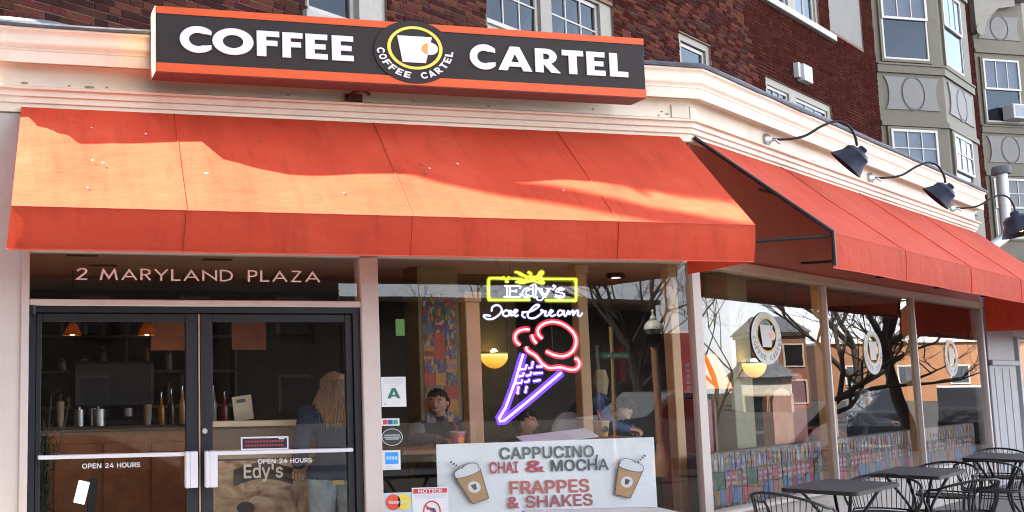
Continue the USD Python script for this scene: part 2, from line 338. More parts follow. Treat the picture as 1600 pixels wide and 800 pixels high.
part('corner_pilaster', rbox(-0.02, 0.27, -0.02, 0.14, 0.0, 3.60, 0.012), WHITE, shop)
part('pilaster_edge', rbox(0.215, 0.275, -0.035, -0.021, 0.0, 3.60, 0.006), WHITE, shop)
part('return_wall', bx(-0.36, 0.02, 0.0, 0.12, 0.0, 3.60), WHITE, shop, T=frame((0.16, 0, 0), AR))
for i, v in enumerate((3.045, 6.06)):
    mu = part('mullion', rbox(v-0.022, v+0.022, 0.026, 0.125, 0.476, 2.535, 0.004), TANWOOD, shop, T=SD); part('mullion_strip', rbox(v-0.017, v+0.017, -0.02, 0.0255, 0.476, 2.534, 0.004), WHITE, mu, T=SD)
part('end_post', rbox(9.225, 9.30, -0.022, 0.10, 0.0, 2.535), WHITE, shop, T=SD)
part('stall_riser', bx(2.962, 5.757, 0.0, 0.12, 0.0, 0.44), mat('riser_stone', (0.34, 0.30, 0.27), 0.7, 0.2, 4), shop)
part('stall_riser', bx(0.03, 9.225, 0.0, 0.12, 0.0, 0.44), MATS['riser_stone'], shop, T=SD)
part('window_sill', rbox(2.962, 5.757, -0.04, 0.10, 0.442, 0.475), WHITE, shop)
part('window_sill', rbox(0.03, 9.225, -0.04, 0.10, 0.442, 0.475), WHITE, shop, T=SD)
# glass: single clear sheets
def pane(T, x0, x1, z0, z1, y, m=GLASS, name='window_pane', parent=None):
    return part(name, quad((x0, y, z0), (x1, y, z0), (x1, y, z1), (x0, y, z1)), m, parent or shop, smooth=False, T=T)
pane(FR, 2.962, 5.757, 0.475, 2.56, 0.02)
pane(SD, 0.035, 3.045, 0.475, 2.535, 0.02, GLASSSIDE); pane(SD, 3.045, 6.06, 0.475, 2.535, 0.02, GLASSSIDE); pane(SD, 6.06, 9.225, 0.475, 2.535, 0.02, GLASSSIDE)
pane(FR, 0.275, 2.815, 2.215, 2.56, 0.02, name='transom_pane')
part('transom_bar', rbox(0.275, 2.815, -0.03, 0.08, 2.165, 2.213), WHITE, shop)
fr = part('door_frame', cat(bx(0.275, 0.325, 0.0, 0.10, 0.0, 2.163), bx(2.755, 2.813, 0.0, 0.10, 0.0, 2.163), bx(0.325, 2.755, 0.0, 0.10, 2.118, 2.163)), BLACKFRAME, shop)
part('hinge_cap', cyl(0.03, 2.10, 2.16, 12), BLACKFRAME, fr, T=trimesh.transformations.translation_matrix([0.30, -0.01, 0]))
def leaf(x0, x1, sl, sr, hand):
    d = part('door', cat(rbox(x0, x0+sl, 0.02, 0.065, 0.02, 2.112, 0.004), rbox(x1-sr, x1, 0.02, 0.065, 0.02, 2.112, 0.004),
                         rbox(x0+sl, x1-sr, 0.021, 0.064, 2.05, 2.111, 0.004), rbox(x0+sl, x1-sr, 0.021, 0.064, 0.021, 0.26, 0.004)), BLACKFRAME, shop)
    pane(FR, x0+sl, x1-sr, 0.26, 2.05, 0.042, name='glass_pane', parent=d)
    part('push_rail', cat(rbox(x0+sl-0.02, x1-sr+0.02, -0.055, -0.02, 1.058, 1.088, 0.005), bx(x0+sl-0.02, x0+sl+0.01, -0.02, 0.02, 1.062, 1.084), bx(x1-sr-0.01, x1-sr+0.02, -0.02, 0.02, 1.062, 1.084)), ALU, d)
    hx = x1-0.115 if hand > 0 else x0+0.015
    part('pull_handle', cat(rbox(hx, hx+0.035, -0.075, -0.02, 0.825, 1.092, 0.008), rbox(hx+0.035, hx+0.098, -0.06, -0.02, 0.825, 1.092, 0.006), bx(hx+0.02, hx+0.07, -0.02, 0.02, 0.86, 0.90), bx(hx+0.02, hx+0.07, -0.02, 0.02, 1.03, 1.07)), ALU, d)
    if hand < 0:
        part('lock_cylinder', at(cyl(0.02, 0, 0.016, 16).apply_transform(trimesh.transformations.rotation_matrix(math.pi/2, [1, 0, 0])), (x0+0.03, 0.02, 1.235)), STEEL, d)
    return d
leaf(0.328, 1.528, 0.04, 0.092, 1); leaf(1.546, 2.752, 0.095, 0.055, -1)
part('astragal', rbox(1.531, 1.543, 0.012, 0.06, 0.02, 2.11, 0.003), mat('astragal_brass', (0.35, 0.25, 0.2), 0.4, 0.1), shop)
# roof over the shop, up to the set-back brick wall
f_ = [np.array([0.16, 0, 0])-0.26*dR-np.array([-math.sin(AR), math.cos(AR), 0])*0.205, None, None, K+9.3*dS-nS*0.205]
f_[1] = np.array([0.16+0.205*math.tan(AR/2), -0.205, 0]); f_[2] = np.array([5.80+0.205*math.tan(A/2), -0.205, 0])
wl = lambda v, y=0.0, z=0.0: (WL@np.array([v, y, z, 1]))[:3]
b_ = [wl(-4.95, -0.02), wl(-4.55, -0.02), wl(0.6, -0.02), wl(9.3, -0.02)]
vv, ff = [], []
for i in range(4):
    vv += [[*f_[i][:2], 4.200], [*f_[i][:2], 4.216], [*b_[i][:2], 4.33+0.02*math.sin(i)], [*b_[i][:2], 4.39]]
for i in range(3):
    a, b = 4*i, 4*i+4
    for p, q in ((0, 1), (1, 3), (3, 2), (2, 0)): ff += [[a+p, a+q, b+q], [a+p, b+q, b+p]]
ff += [[0, 1, 3], [0, 3, 2], [12, 15, 13], [12, 14, 15]]
rm = trimesh.Trimesh(vv, ff, process=False); trimesh.repair.fix_normals(rm)
part('roof', rm, ROOFING, shop, smooth=False)
# rolled roofing edge, lumpy
edge = []
for i in range(3):
    for u in np.linspace(0, 1, 26 if i else 8, endpoint=(i == 2)): edge.append(f_[i]*(1-u)+f_[i+1]*u)
edge = np.array(edge); er = 0.016+0.012*meshkit.noise(edge*3.1, 3)
edge[:, 2] = 4.208+0.014*meshkit.noise(edge*2.3, 5)
part('roof_edge', tube(edge, er, 7), ROOFING, shop)
lump = trimesh.creation.icosphere(3, 1.0); lump.vertices *= [0.62, 0.20, 0.115]; lump.vertices += (meshkit.fbm(lump.vertices*5, 3)[:, None]-0.5)*0.05
part('roof_flashing', at(lump, (0.34, 0.12, 4.235), 0.25), mat('flashing_blue', (0.16, 0.18, 0.22), 0.6, 0.4, 6, 0.4, 25), shop, smooth=True)

def font(ch, s=0.25):
    """Bold geometric capitals, one unit high."""
    B = sbox
    if ch in 'CO':
        o = Point(0.5, 0.5).buffer(0.515, 32).difference(Point(0.5, 0.5).buffer(0.515-s, 32))
        if ch == 'C': o = o.difference(Polygon([(0.58, 0.5), (0.66, 0.73), (0.88, 0.69), (1.3, 0.69), (1.3, 0.31), (0.88, 0.31), (0.66, 0.27)])).intersection(B(-1, -1, 0.885, 2))
        return o
    if ch == 'F': return unary_union([B(0, 0, s, 1), B(0, 1-s*0.84, 0.62, 1), B(0, 0.42, 0.57, 0.42+s*0.8)])
    if ch == 'E': return unary_union([B(0, 0, s, 1), B(0, 1-s*0.84, 0.62, 1), B(0, 0.40, 0.57, 0.40+s*0.8), B(0, 0, 0.63, s*0.84)])
    if ch == 'A': return Polygon([(0, 0), (0.36, 1), (0.64, 1), (1.0, 0)]).difference(unary_union([Polygon([(0.27, -0.1), (0.27, 0.0), (0.325, 0.17), (0.675, 0.17), (0.73, 0.0), (0.73, -0.1)]), Polygon([(0.385, 0.36), (0.615, 0.36), (0.5, 0.70)])]))
    if ch == 'R':
        bowl = Polygon([(0, 0.36), (0.34, 0.36)]+[(0.36+0.33*math.cos(t), 0.68+0.32*math.sin(t)) for t in np.linspace(-math.pi/2, math.pi/2, 16)]+[(0, 1)])
        hole = Polygon([(s, 0.55), (0.33, 0.55)]+[(0.34+0.115*math.cos(t), 0.67+0.12*math.sin(t)) for t in np.linspace(-math.pi/2, math.pi/2, 10)]+[(s, 0.79)])
        return unary_union([B(0, 0, s, 1), bowl.difference(hole), Polygon([(0.22, 0.42), (0.48, 0.42), (0.80, 0), (0.50, 0)])])
    if ch == 'T': return unary_union([B(0, 1-s*0.88, 0.68, 1), B(0.34-s/2, 0, 0.34+s/2, 1)])
    if ch == 'L': return unary_union([B(0, 0, s, 1), B(0, 0, 0.60, s*0.86)])
def fit(poly, x0, x1, z0, z1):
    a, b, c, d = poly.bounds
    return affinity.affine_transform(poly, [(x1-x0)/(c-a), 0, 0, (z1-z0)/(d-b), x0-a*(x1-x0)/(c-a), z0-b*(z1-z0)/(d-b)])
def thin(ch, w=0.115):
    P = {'2': [[(0.02, 0.72), (0.08, 0.88), (0.22, 0.95), (0.38, 0.93), (0.47, 0.80), (0.44, 0.62), (0.0, 0.06), (0.52, 0.06)]],
         'M': [[(0.06, 0), (0.20, 0.93), (0.5, 0.18), (0.80, 0.93), (0.94, 0)]], 'A': [[(0.05, 0), (0.45, 0.96), (0.85, 0)], [(0.2, 0.33), (0.7, 0.33)]],
         'R': [[(0.06, 0), (0.06, 0.94), (0.34, 0.94), (0.50, 0.84), (0.50, 0.60), (0.34, 0.48), (0.06, 0.48)], [(0.26, 0.48), (0.56, 0)]],
         'Y': [[(0.0, 1), (0.38, 0.46), (0.76, 1)], [(0.38, 0.5), (0.38, 0)]], 'L': [[(0.06, 1), (0.06, 0.06), (0.5, 0.06)]],
         'N': [[(0.06, 0), (0.06, 0.9), (0.78, 0.1), (0.78, 1)]], 'D': [[(0.06, 0.06), (0.06, 0.94), (0.34, 0.94), (0.62, 0.80), (0.72, 0.5), (0.62, 0.2), (0.34, 0.06), (0.06, 0.06)]],
         'P': [[(0.06, 0), (0.06, 0.94), (0.34, 0.94), (0.50, 0.84), (0.50, 0.58), (0.34, 0.46), (0.06, 0.46)]], 'Z': [[(0.04, 0.94), (0.62, 0.94), (0.04, 0.06), (0.66, 0.06)]]}
    return unary_union([LineString(l).buffer(w/2, cap_style='flat', join_style='mitre', mitre_limit=2.5) for l in P[ch]])
def logo(parent, T, cx, cz, rx, rz, y, disc, ringm, txt, cupm, amber, th=0.004, skip_disc=False):
    """The round coffee-cup emblem: disc, ring, cup with a round handle, lettering round the lower edge. y is the disc's face."""
    U = lambda p: affinity.translate(affinity.scale(p, rx, rz, origin=(0, 0)), cx, cz)
    if not skip_disc: part('emblem_disc', ext(U(ell(0, 0, 1, 1, 64)), y, y+th), disc, parent, T=T)
    part('emblem_ring', ext(U(Point(0.02, 0.13).buffer(0.69, 32).difference(Point(0.02, 0.13).buffer(0.605, 32))), y-th*0.5, y), ringm, parent, T=T)
    part('emblem_cup', ext(U(Polygon([(-0.42, 0.50), (0.45, 0.50), (0.28, -0.34), (-0.30, -0.34)])), y-th*0.6, y), cupm, parent, T=T)
    h = ell(0.38, 0.13, 0.215, 0.20)
    part('emblem_handle', ext(U(h.intersection(Polygon([(0.375, 1), (2, 1), (2, -1), (0.33, -0.6)]))), y-th*0.8, y), cupm, parent, T=T)
    part('emblem_coffee', ext(U(h.buffer(-0.02).intersection(Polygon([(0.36, 1), (-1, 1), (-1, -1), (0.31, -0.6)]))), y-th*1.0, y), amber, parent, T=T)
    word = 'COFFEE CARTEL'; a0, a1 = math.radians(187), math.radians(353)
    for i, ch in enumerate(word):
        if ch == ' ': continue
        t = a0+(a1-a0)*i/(len(word)-1)
        g = fit(font(ch, 0.24), -0.082, 0.082, -0.10, 0.10)
        g = affinity.rotate(g, math.degrees(t)+90, origin=(0, 0)); g = affinity.translate(g, 0.02+0.86*math.cos(t), 0.13-0.03+0.86*math.sin(t)*1.0)
        part('emblem_letter', ext(U(g), y-th*0.5, y), txt, parent, T=T)

# ------------------------------------------------------------------ fascia sign
sx0, sx1, sz0, sz1, sy = 1.135, 5.095, 3.828, 4.314, -0.43
SG = np.eye(4); SG[0, 0] = 4.0/3.96; SG[0, 3] = 1.148-1.135*4.0/3.96; SG[2, 2] = 0.492/0.486; SG[2, 3] = 3.848-3.828*0.492/0.486
sign = thing('fascia_sign', 'long charcoal and orange sign box reading COFFEE CARTEL above the awning', 'sign')
part('cabinet', rbox(sx0, sx1, sy+0.004, -0.206, sz0, sz1, 0.004), CHARCOAL, sign, T=SG)
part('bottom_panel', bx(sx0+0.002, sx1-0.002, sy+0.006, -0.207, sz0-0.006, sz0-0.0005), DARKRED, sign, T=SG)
part('end_cap', bx(sx0-0.008, sx0-0.0005, sy+0.002, -0.209, sz0-0.004, sz1+0.002), mat('sign_end', (0.58, 0.48, 0.30), 0.4, 0.05), sign, T=SG)
disc = ell(3.12, 4.085, 0.328, 0.247)
for z0, z1 in ((sz1-0.052, sz1), (sz0, sz0+0.066)):
    part('orange_stripe', ext(sbox(sx0+0.001, z0, sx1-0.001, z1).difference(disc), sy, sy+0.003), ORANGE, sign, T=SG)
for ch, x0, x1 in (('C', 1.307, 1.543), ('O', 1.549, 1.858), ('F', 1.883, 2.055), ('F', 2.078, 2.235), ('E', 2.257, 2.430), ('E', 2.462, 2.634), ('C', 3.576, 3.790), ('A', 3.812, 4.100), ('R', 4.128, 4.345), ('T', 4.360, 4.546), ('E', 4.574, 4.737), ('L', 4.776, 4.938)):
    o = 0.004 if ch in 'CO' else 0
    part('letter', ext(fit(font(ch, 0.26), x0, x1, 3.984-o, 4.176+o), sy-0.006, sy+0.003), LETTER, sign, T=SG)
logo(sign, SG, 3.12, 4.085, 0.325, 0.245, sy-0.004, CHARCOAL, YELLOW, LETTER, LETTER, AMBER, th=0.007)
br = thing('sign_bracket', 'small rusty iron bracket stub on the frieze under the sign', 'bracket')
part('plate', rbox(2.72, 2.86, -0.055, -0.04, 3.80, 3.86, 0.004), mat('rust', (0.10, 0.045, 0.03), 0.9, 0.4, 30, 0.4, 150), br)
part('arm', tube(spline([(2.74, -0.05, 3.82), (2.76, -0.12, 3.85), (2.82, -0.16, 3.865), (2.90, -0.10, 3.85)]), 0.014), MATS['rust'], br)

# ------------------------------------------------------------------ awnings
def awning(label, T, xt0, xt1, xf0, xf1, nseg, seams, proj=1.0, zt=3.635, zf=2.735, zb=2.455, seed=1, rods=True, backing=False):
    """A fabric shed awning: sloped sheet, straight valance, closed or open ends, a pipe frame inside."""
    a = thing('awning', label, 'awning', T)
    nu, nv = nseg, 22; v = []; nrm_ = lambda x, s: meshkit.noise(np.array([[x*1.4, s*3, seed]]))[0]
    for j in range(nv+1):
        s = j/nv
        for i in range(nu+1):
            u = i/nu; x = (xt0*(1-s)+xf0*s)*(1-u)+(xt1*(1-s)+xf1*s)*u
            sag = 0.024*math.sin(math.pi*s)*(0.5+0.5*math.cos(2*math.pi*(u*(len(seams)+1)+0.5)))+0.012*(nrm_(x, s)-0.5)*math.sin(math.pi*min(1, s*1.0))+0.011*(meshkit.noise(np.array([[x*4.3, s*1.6, seed+4]]))[0]-0.5)*math.sin(math.pi*s)**0.5
            y = -0.045*(1-s)-proj*s; z = zt*(1-s)+zf*s
            v.append((x, y+sag*0.6, z-sag*0.75))
    W_ = nu+1; f = []
    for j in range(nv):
        for i in range(nu):
            p = j*W_+i; f += [[p, p+W_, p+W_+1], [p, p+W_+1, p+1]]
    top = trimesh.Trimesh(v, f, process=False)
    part('slope', top, FABRIC, a, smooth=True)
    ev = np.array(v[-W_:]); vv, ff = [], []
    for k in range(5):
        q = ev.copy(); q[:, 2] -= (zf-zb)*k/4; q[:, 1] += -0.006*math.sin(k*0.8)+(0.007*np.sin(ev[:, 0]*3.1+k*0.4)+0.010*(meshkit.noise(np.column_stack([ev[:, 0]*2.6, 0*ev[:, 0]+k*0.3, 0*ev[:, 0]+seed]))-0.5))*k/4; q[:, 0] += -0.028*k/4; vv.append(q)
    vv = np.vstack(vv)
    for k in range(4):
        for i in range(nu):
            p = k*W_+i; ff += [[p, p+W_, p+W_+1], [p, p+W_+1, p+1]]
    part('valance', trimesh.Trimesh(vv, ff, process=False), FABRIC, a, smooth=True)
    part('fold_hem', tube(ev[::2]+[0, -0.001, 0.001], 0.0045, 6), FABRIC_SEAM, a)
    part('bottom_hem', tube(vv[-W_:][::2], 0.0045, 6), FABRIC_SEAM, a)
    for sx in seams:
        u = (sx-xf0)/(xf1-xf0); i = int(round(u*nu)); pts = [np.array(v[j*W_+i])+[0, -0.002, 0.003] for j in range(0, nv+1, 2)]+[vv[k*W_+i]+[0, -0.003, 0] for k in range(1, 5)]
        part('seam', tube(pts, 0.0034, 5), FABRIC, a)
    if not backing:
        for xa, xb in (((xt0, xf0), (xt1, xf1)) if xt0 > 9 else ((xt1, xf1), )):
            part('end_panel', trimesh.Trimesh([(xa, -0.05, zt-0.01), (xb, -proj, zf), (xb-0.028, -proj, zb), (xa, -0.05, zb)], [[0, 1, 2], [0, 2, 3]], process=False), FABRIC, a, smooth=False)
    rod = lambda p, r=0.013: part('frame_rod', tube(p, r, 8), BLACKIRON, a)
    n = max(2, len(seams)+2)
    for k in range(n):
        u = k/(n-1); xa = xt0*(1-u)+xt1*u; xb = xf0*(1-u)+xf1*u; e = 0.02 if k == 0 else (-0.02 if k == n-1 else 0)
        if backing and k == 0: rod([(xa-0.006, -0.045, zt+0.006), (xb-0.006, -proj, zf+0.006), (xb-0.006, -proj+0.006, zb+0.02)], 0.017)
        else: rod([(xa+e, -0.06, zt-0.05), (xb+e, -proj+0.02, zf-0.02), (xb+e, -proj+0.02, zb+0.03)])
        rod([(xb+e, -proj+0.02, zf-0.02), (xa*0.9+xb*0.1+e, -0.03, zf-0.02)])
    rod([(xf0+0.02, -proj+0.02, zf-0.02), (xf1-0.02, -proj+0.02, zf-0.02)])
    rod([(xf0+0.02, -proj+0.02, zb+0.03), (xf1-0.02, -proj+0.02, zb+0.03)])
    rod([((xt0+xf0)/2+0.02, -proj/2, (zt+zf)/2-0.04), ((xt1+xf1)/2-0.02, -proj/2, (zt+zf)/2-0.04)])
    return a
awning('orange red fabric awning over the doors and front window, partly in sunlight', FR, 0.20, 5.70, 0.12, 5.625, 96, (1.25, 2.872, 4.505), seed=3)
awning('orange red fabric awning along the side windows, all in shade', SD, 0.05, 9.25, 0.315, 9.30, 120, (2.2, 4.4, 6.7), seed=9, backing=True)

# a few bird droppings and scuffs on the sunny awning
for k in range(16):
    x = rnd.uniform(0.4, 5.2); s = rnd.uniform(0.15, 0.92)
    sp = trimesh.creation.icosphere(2, 1.0); r = rnd.uniform(0.006, 0.013); sp.vertices *= [r*1.3, r, 0.0025]; 
    sp.apply_transform(trimesh.transformations.rotation_matrix(math.atan2(0.9, 0.955), [1, 0, 0]))
    sp.apply_translation([x, -0.045*(1-s)-s*1.0-0.004, 3.635*(1-s)+2.735*s-0.004])
    solo('bird_dropping', sp, PAPER if k % 3 else mat('scuff', (0.30, 0.10, 0.05), 0.9), 'small pale speck stuck on the front awning fabric', 'bird dropping', 'specks on the front awning', smooth=True)

# ------------------------------------------------------------------ the set-back brick building above
bb = thing('brick_building', 'dark red brick apartment building with grey green bay windows, set back over the shop', 'building', WL)
openings = [(-1.18, 0.12, 5.35, 6.95), (2.08, 5.33, 5.35, 6.95), (7.45, 8.63, 5.40, 7.05), (10.90, 14.28, 5.40, 7.0), (11.3, 13.95, 8.53, 10.2), (14.55, 16.62, 8.66, 10.6), (3.0, 6.6, 8.53, 10.2)]+[(a_, a_+2.6, 11.7, 13.4) for a_ in (-3.2, 1.2, 6.2, 11.3)]
wall_poly = unary_union([sbox(-4.95, 3.9, 9.4, 16.0), sbox(9.4, 0.0, 40, 16.0)]).difference(unary_union([sbox(a, c, b, d) for a, b, c, d in openings]))
part('mortar_wall', ext(wall_poly, 0.0, 0.30), MORTAR, bb, smooth=False)
part('end_wall', bx(-4.95, -4.65, 0.30, 5.0, 3.9, 16.0), MORTAR, bb, smooth=False)
part('wall_top', bx(-4.97, 40, -0.02, 5.0, 16.002, 16.15), STONE, bb)
CO, BL, HL, J = 0.0665, 0.285, 0.137, 0.009
rows = []
z = 3.95; r = 0
while z < 15.9:
    v = -4.95+(0.0 if r % 2 == 0 else -0.107)-rnd.uniform(0, 0.13); k = r % 2
    while v < 27.2:
        L_ = BL if k % 2 == 0 else HL
        a, b = max(v, -4.95), v+L_
        if (v < 17.9 or v > 18.6) and not (v > 9.4 and z < 3.2):
            cut = False; segs = [(a, b)]
            for (o0, o1, q0, q1) in openings:
                if z+CO > q0 and z < q1:
                    ns = []
                    for s0, s1 in segs:
                        if s1 <= o0 or s0 >= o1: ns.append((s0, s1))
                        else:
                            if s0 < o0-0.03: ns.append((s0, o0-0.002))
                            if s1 > o1+0.03: ns.append((o1+0.002, s1))
                    segs = ns
            for s0, s1 in segs: rows.append((s0, s1, z, r))
        v += L_+J; k += 1 if rnd.random() > 0.25 else 2
    z += CO; r += 1
rows = np.array(rows)
# which bricks show largest: seen from the street side, above the shop's cornice
mid = np.column_stack([(rows[:, 0]+rows[:, 1])/2, np.zeros(len(rows)), rows[:, 2]+0.03, np.ones(len(rows))])
wp = (WL@mid.T).T[:, :3]-CAM
dep = wp@fwd; px = 372+1700*(wp@right)/dep; py = 400-1700*(wp@up)/dep
lowline = np.interp(px, [0, 30, 240, 246, 1007, 1009, 1115, 1545, 1600], [26, 36, 56, 8, 58, 104, 107, 300, 320])
seen = (px > -10) & (px < 1600) & (py > -6) & (py < lowline+4)
size = np.where(seen, (rows[:, 1]-rows[:, 0])/dep**2, 0)
order = np.argsort(-size); single = set(order[:285].tolist())
prj = rng.uniform(0.004, 0.012, len(rows)); bm = rng.integers(0, len(BRICKS), len(rows))
def brick(i):
    a, b, z0, _ = rows[i]; m = bx(a, b, -prj[i], 0.012, z0, z0+CO-J); m.vertices[:, 2] += 0.0012*rng.standard_normal(); return m
for i in order[:285]: part('brick', brick(i), BRICKS[bm[i]], bb, smooth=False)
rest = [i for i in range(len(rows)) if i not in single]
cv = bx(0, 1, 0, 1, 0, 1); F0 = cv.faces; V0 = cv.vertices
a, b, z0 = rows[rest, 0], rows[rest, 1], rows[rest, 2]
lo = np.stack([a, -prj[rest], z0], 1); hi = np.stack([b, np.full(len(a), 0.012), z0+CO-J], 1)
vv = (lo[:, None]+V0[None]*(hi-lo)[:, None]).reshape(-1, 3); ff = (F0[None]+8*np.arange(len(a))[:, None, None]).reshape(-1, 3)
part('brick_field', trimesh.Trimesh(vv, ff, process=False), BRICKSTUFF, bb, smooth=False, kind='stuff')
# windows in the brick wall
CURTAIN = mat('net_curtain', (0.34, 0.345, 0.36), 0.9, 0.10, 3)
BLIND = mat('wood_blind', (0.36, 0.22, 0.08), 0.7, 0.2, 6)
def sash(parent, T, x0, x1, z0, z1, y, cols, nrows, frame_m=SASH, pane_m=SKYGLASS, fw=0.055, mw=0.022, back=None):
    """One glazed sash: frame, glazing bars, single panes behind them."""
    s = part('sash', cat(bx(x0, x0+fw, y, y+0.04, z0, z1), bx(x1-fw, x1, y, y+0.04, z0, z1), bx(x0+fw, x1-fw, y+0.001, y+0.039, z0, z0+fw), bx(x0+fw, x1-fw, y+0.001, y+0.039, z1-fw, z1)), frame_m, parent, T=T, smooth=False)
    w, h = (x1-x0-2*fw), (z1-z0-2*fw)
    for c in range(1, cols): x = x0+fw+w*c/cols; part('glazing_bar', bx(x-mw/2, x+mw/2, y+0.004, y+0.034, z0+fw, z1-fw), frame_m, parent, T=T, smooth=False)
    for q in range(1, nrows): z = z0+fw+h*q/nrows; part('glazing_bar', bx(x0+fw, x1-fw, y+0.006, y+0.032, z-mw/2, z+mw/2), frame_m, parent, T=T, smooth=False)
    for c in range(cols):
        for q in range(nrows):
            xa, xb = x0+fw+w*c/cols, x0+fw+w*(c+1)/cols; za, zb = z0+fw+h*q/nrows, z0+fw+h*(q+1)/nrows; yy = y+0.02+rnd.uniform(-0.004, 0.004)
            part('pane', quad((xa, yy, za), (xb, yy+rnd.uniform(-0.006, 0.006), za), (xb, yy+rnd.uniform(-0.006, 0.006), zb), (xa, yy, zb)), pane_m, parent, T=T, smooth=False)
    return s
def win_frame(x0, x1, z0, z1, jw=0.10, mull=(), m=SASHTAN, y0=0.03, sill=True):
    ms = [bx(x0, x0+jw, y0, 0.22, z0, z1), bx(x1-jw, x1, y0, 0.22, z0, z1), bx(x0+jw, x1-jw, y0+0.001, 0.219, z1-jw*0.8, z1), bx(x0+jw, x1-jw, y0+0.001, 0.219, z0, z0+jw*0.6)]
    for a, b in mull: ms.append(bx(a, b, y0-0.01, 0.215, z0+jw*0.6, z1-jw*0.8))
    w = part('window', cat(*ms), m, bb, smooth=False)
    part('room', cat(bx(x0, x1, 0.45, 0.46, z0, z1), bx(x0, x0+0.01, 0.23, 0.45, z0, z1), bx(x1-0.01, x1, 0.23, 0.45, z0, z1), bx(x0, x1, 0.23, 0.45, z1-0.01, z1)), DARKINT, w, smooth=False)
    if sill: part('sill', rbox(x0-0.08, x1+0.08, -0.07, 0.10, z0-0.11, z0-0.002, 0.006), STONE, w)
    return w
w = win_frame(-1.18, 0.12, 5.35, 6.95, jw=0.06, mull=[(-0.33, 0.06)], m=mat('post_grey', (0.30, 0.28, 0.24), 0.6, 0.12, 12))
sash(w, None, -1.12, -0.33, 5.42, 6.15, 0.10, 1, 1); sash(w, None, -1.12, -0.33, 6.15, 6.88, 0.06, 2, 2)
w = win_frame(2.08, 5.33, 5.35, 6.95, jw=0.05, mull=[(3.38, 3.66), (4.98, 5.28)])
sash(w, None, 2.13, 3.38, 5.40, 6.03, 0.11, 3, 1); sash(w, None, 2.13, 3.38, 6.03, 6.90, 0.07, 3, 2)
sash(w, None, 3.66, 4.98, 5.40, 6.10, 0.11, 3, 1); sash(w, None, 3.66, 4.98, 6.10, 6.90, 0.07, 3, 2)
part('curtain', bx(4.55, 4.9, 0.2, 0.22, 5.42, 6.9), DARKINT, w, smooth=False)
w = win_frame(7.45, 8.63, 5.40, 7.05, jw=0.13); sash(w, None, 7.58, 8.50, 6.35, 6.93, 0.07, 1, 1); sash(w, None, 7.58, 8.50, 5.48, 6.36, 0.11, 1, 1)
w = win_frame(10.90, 14.28, 5.40, 7.0, jw=0.16, mull=[(12.08, 12.42)]); sash(w, None, 11.06, 12.08, 6.2, 6.87, 0.06, 3, 1); sash(w, None, 12.42, 14.12, 6.2, 6.87, 0.06, 3, 1)
part('curtain', bx(11.1, 14.0, 0.2, 0.21, 5.6, 6.9), CURTAIN, w, smooth=False)
w = win_frame(11.3, 13.95, 8.53, 10.2, jw=0.10, mull=[(12.35, 12.75)]); sash(w, None, 11.4, 12.35, 8.6, 10.1, 0.07, 2, 2); sash(w, None, 12.75, 13.85, 8.6, 10.1, 0.07, 2, 2)
part('curtain', bx(13.2, 13.8, 0.2, 0.21, 8.6, 10.1), CURTAIN, w, smooth=False)
part('long_sill', rbox(10.85, 14.62, -0.10, 0.02, 8.395, 8.525, 0.008), STONE, bb)
w = win_frame(3.0, 6.6, 8.53, 10.2, jw=0.12, mull=[(4.6, 5.0)]); sash(w, None, 3.12, 4.6, 8.6, 10.1, 0.07, 3, 2); sash(w, None, 5.0, 6.48, 8.6, 10.1, 0.07, 3, 2)
for a_ in (-3.2, 1.2, 6.2, 11.3):
    w = win_frame(a_, a_+2.6, 11.7, 13.4, jw=0.12); sash(w, None, a_+0.12, a_+2.48, 11.77, 12.55, 0.11, 3, 1); sash(w, None, a_+0.12, a_+2.48, 12.55, 13.3, 0.07, 3, 2)
part('stucco_panel', bx(14.555, 16.615, 0.02, 0.10, 8.665, 10.6), GREYPANEL, bb, smooth=False)
part('wall_vent', cat(rbox(12.42, 12.86, -0.16, -0.012, 7.17, 7.49, 0.01), bx(12.30, 12.42, -0.10, -0.012, 7.22, 7.5)), mat('vent_white', (0.44, 0.44, 0.44), 0.5, 0.05), bb)
ring = trimesh.creation.torus(0.035, 0.013); ring.apply_transform(trimesh.transformations.rotation_matrix(math.pi/2, [1, 0, 0]))
part('anchor_ring', at(ring, (-4.545, -0.03, 4.34)), STEEL, bb)

def ornament(parent, T, x0, x1, z0, z1, y):
    """Raised panel work: an oval between two shaped blocks."""
    w, h = x1-x0, z1-z0; cx, cz = (x0+x1)/2, (z0+z1)/2; ov = ell(cx, cz, w*0.185, h*0.5)
    part('oval', ext(ov.buffer(-0.012*w), y-0.030, y), BAYPANEL, parent, T=T)
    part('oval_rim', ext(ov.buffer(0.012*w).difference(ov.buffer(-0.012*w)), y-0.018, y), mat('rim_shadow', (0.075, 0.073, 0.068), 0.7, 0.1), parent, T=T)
    big = ov.buffer(0.02*w)
    for s in (-1, 1):
        b = sbox(x0, z0, cx, z1) if s < 0 else sbox(cx, z0, x1, z1)
        b = b.difference(big).difference(ell(x0-w*0.03 if s < 0 else x1+w*0.03, cz, w*0.13, h*0.56))
        b = max(getattr(b, 'geoms', [b]), key=lambda g: g.area)
        part('panel_block', ext(b, y-0.026, y), BAYPANEL, parent, T=T)
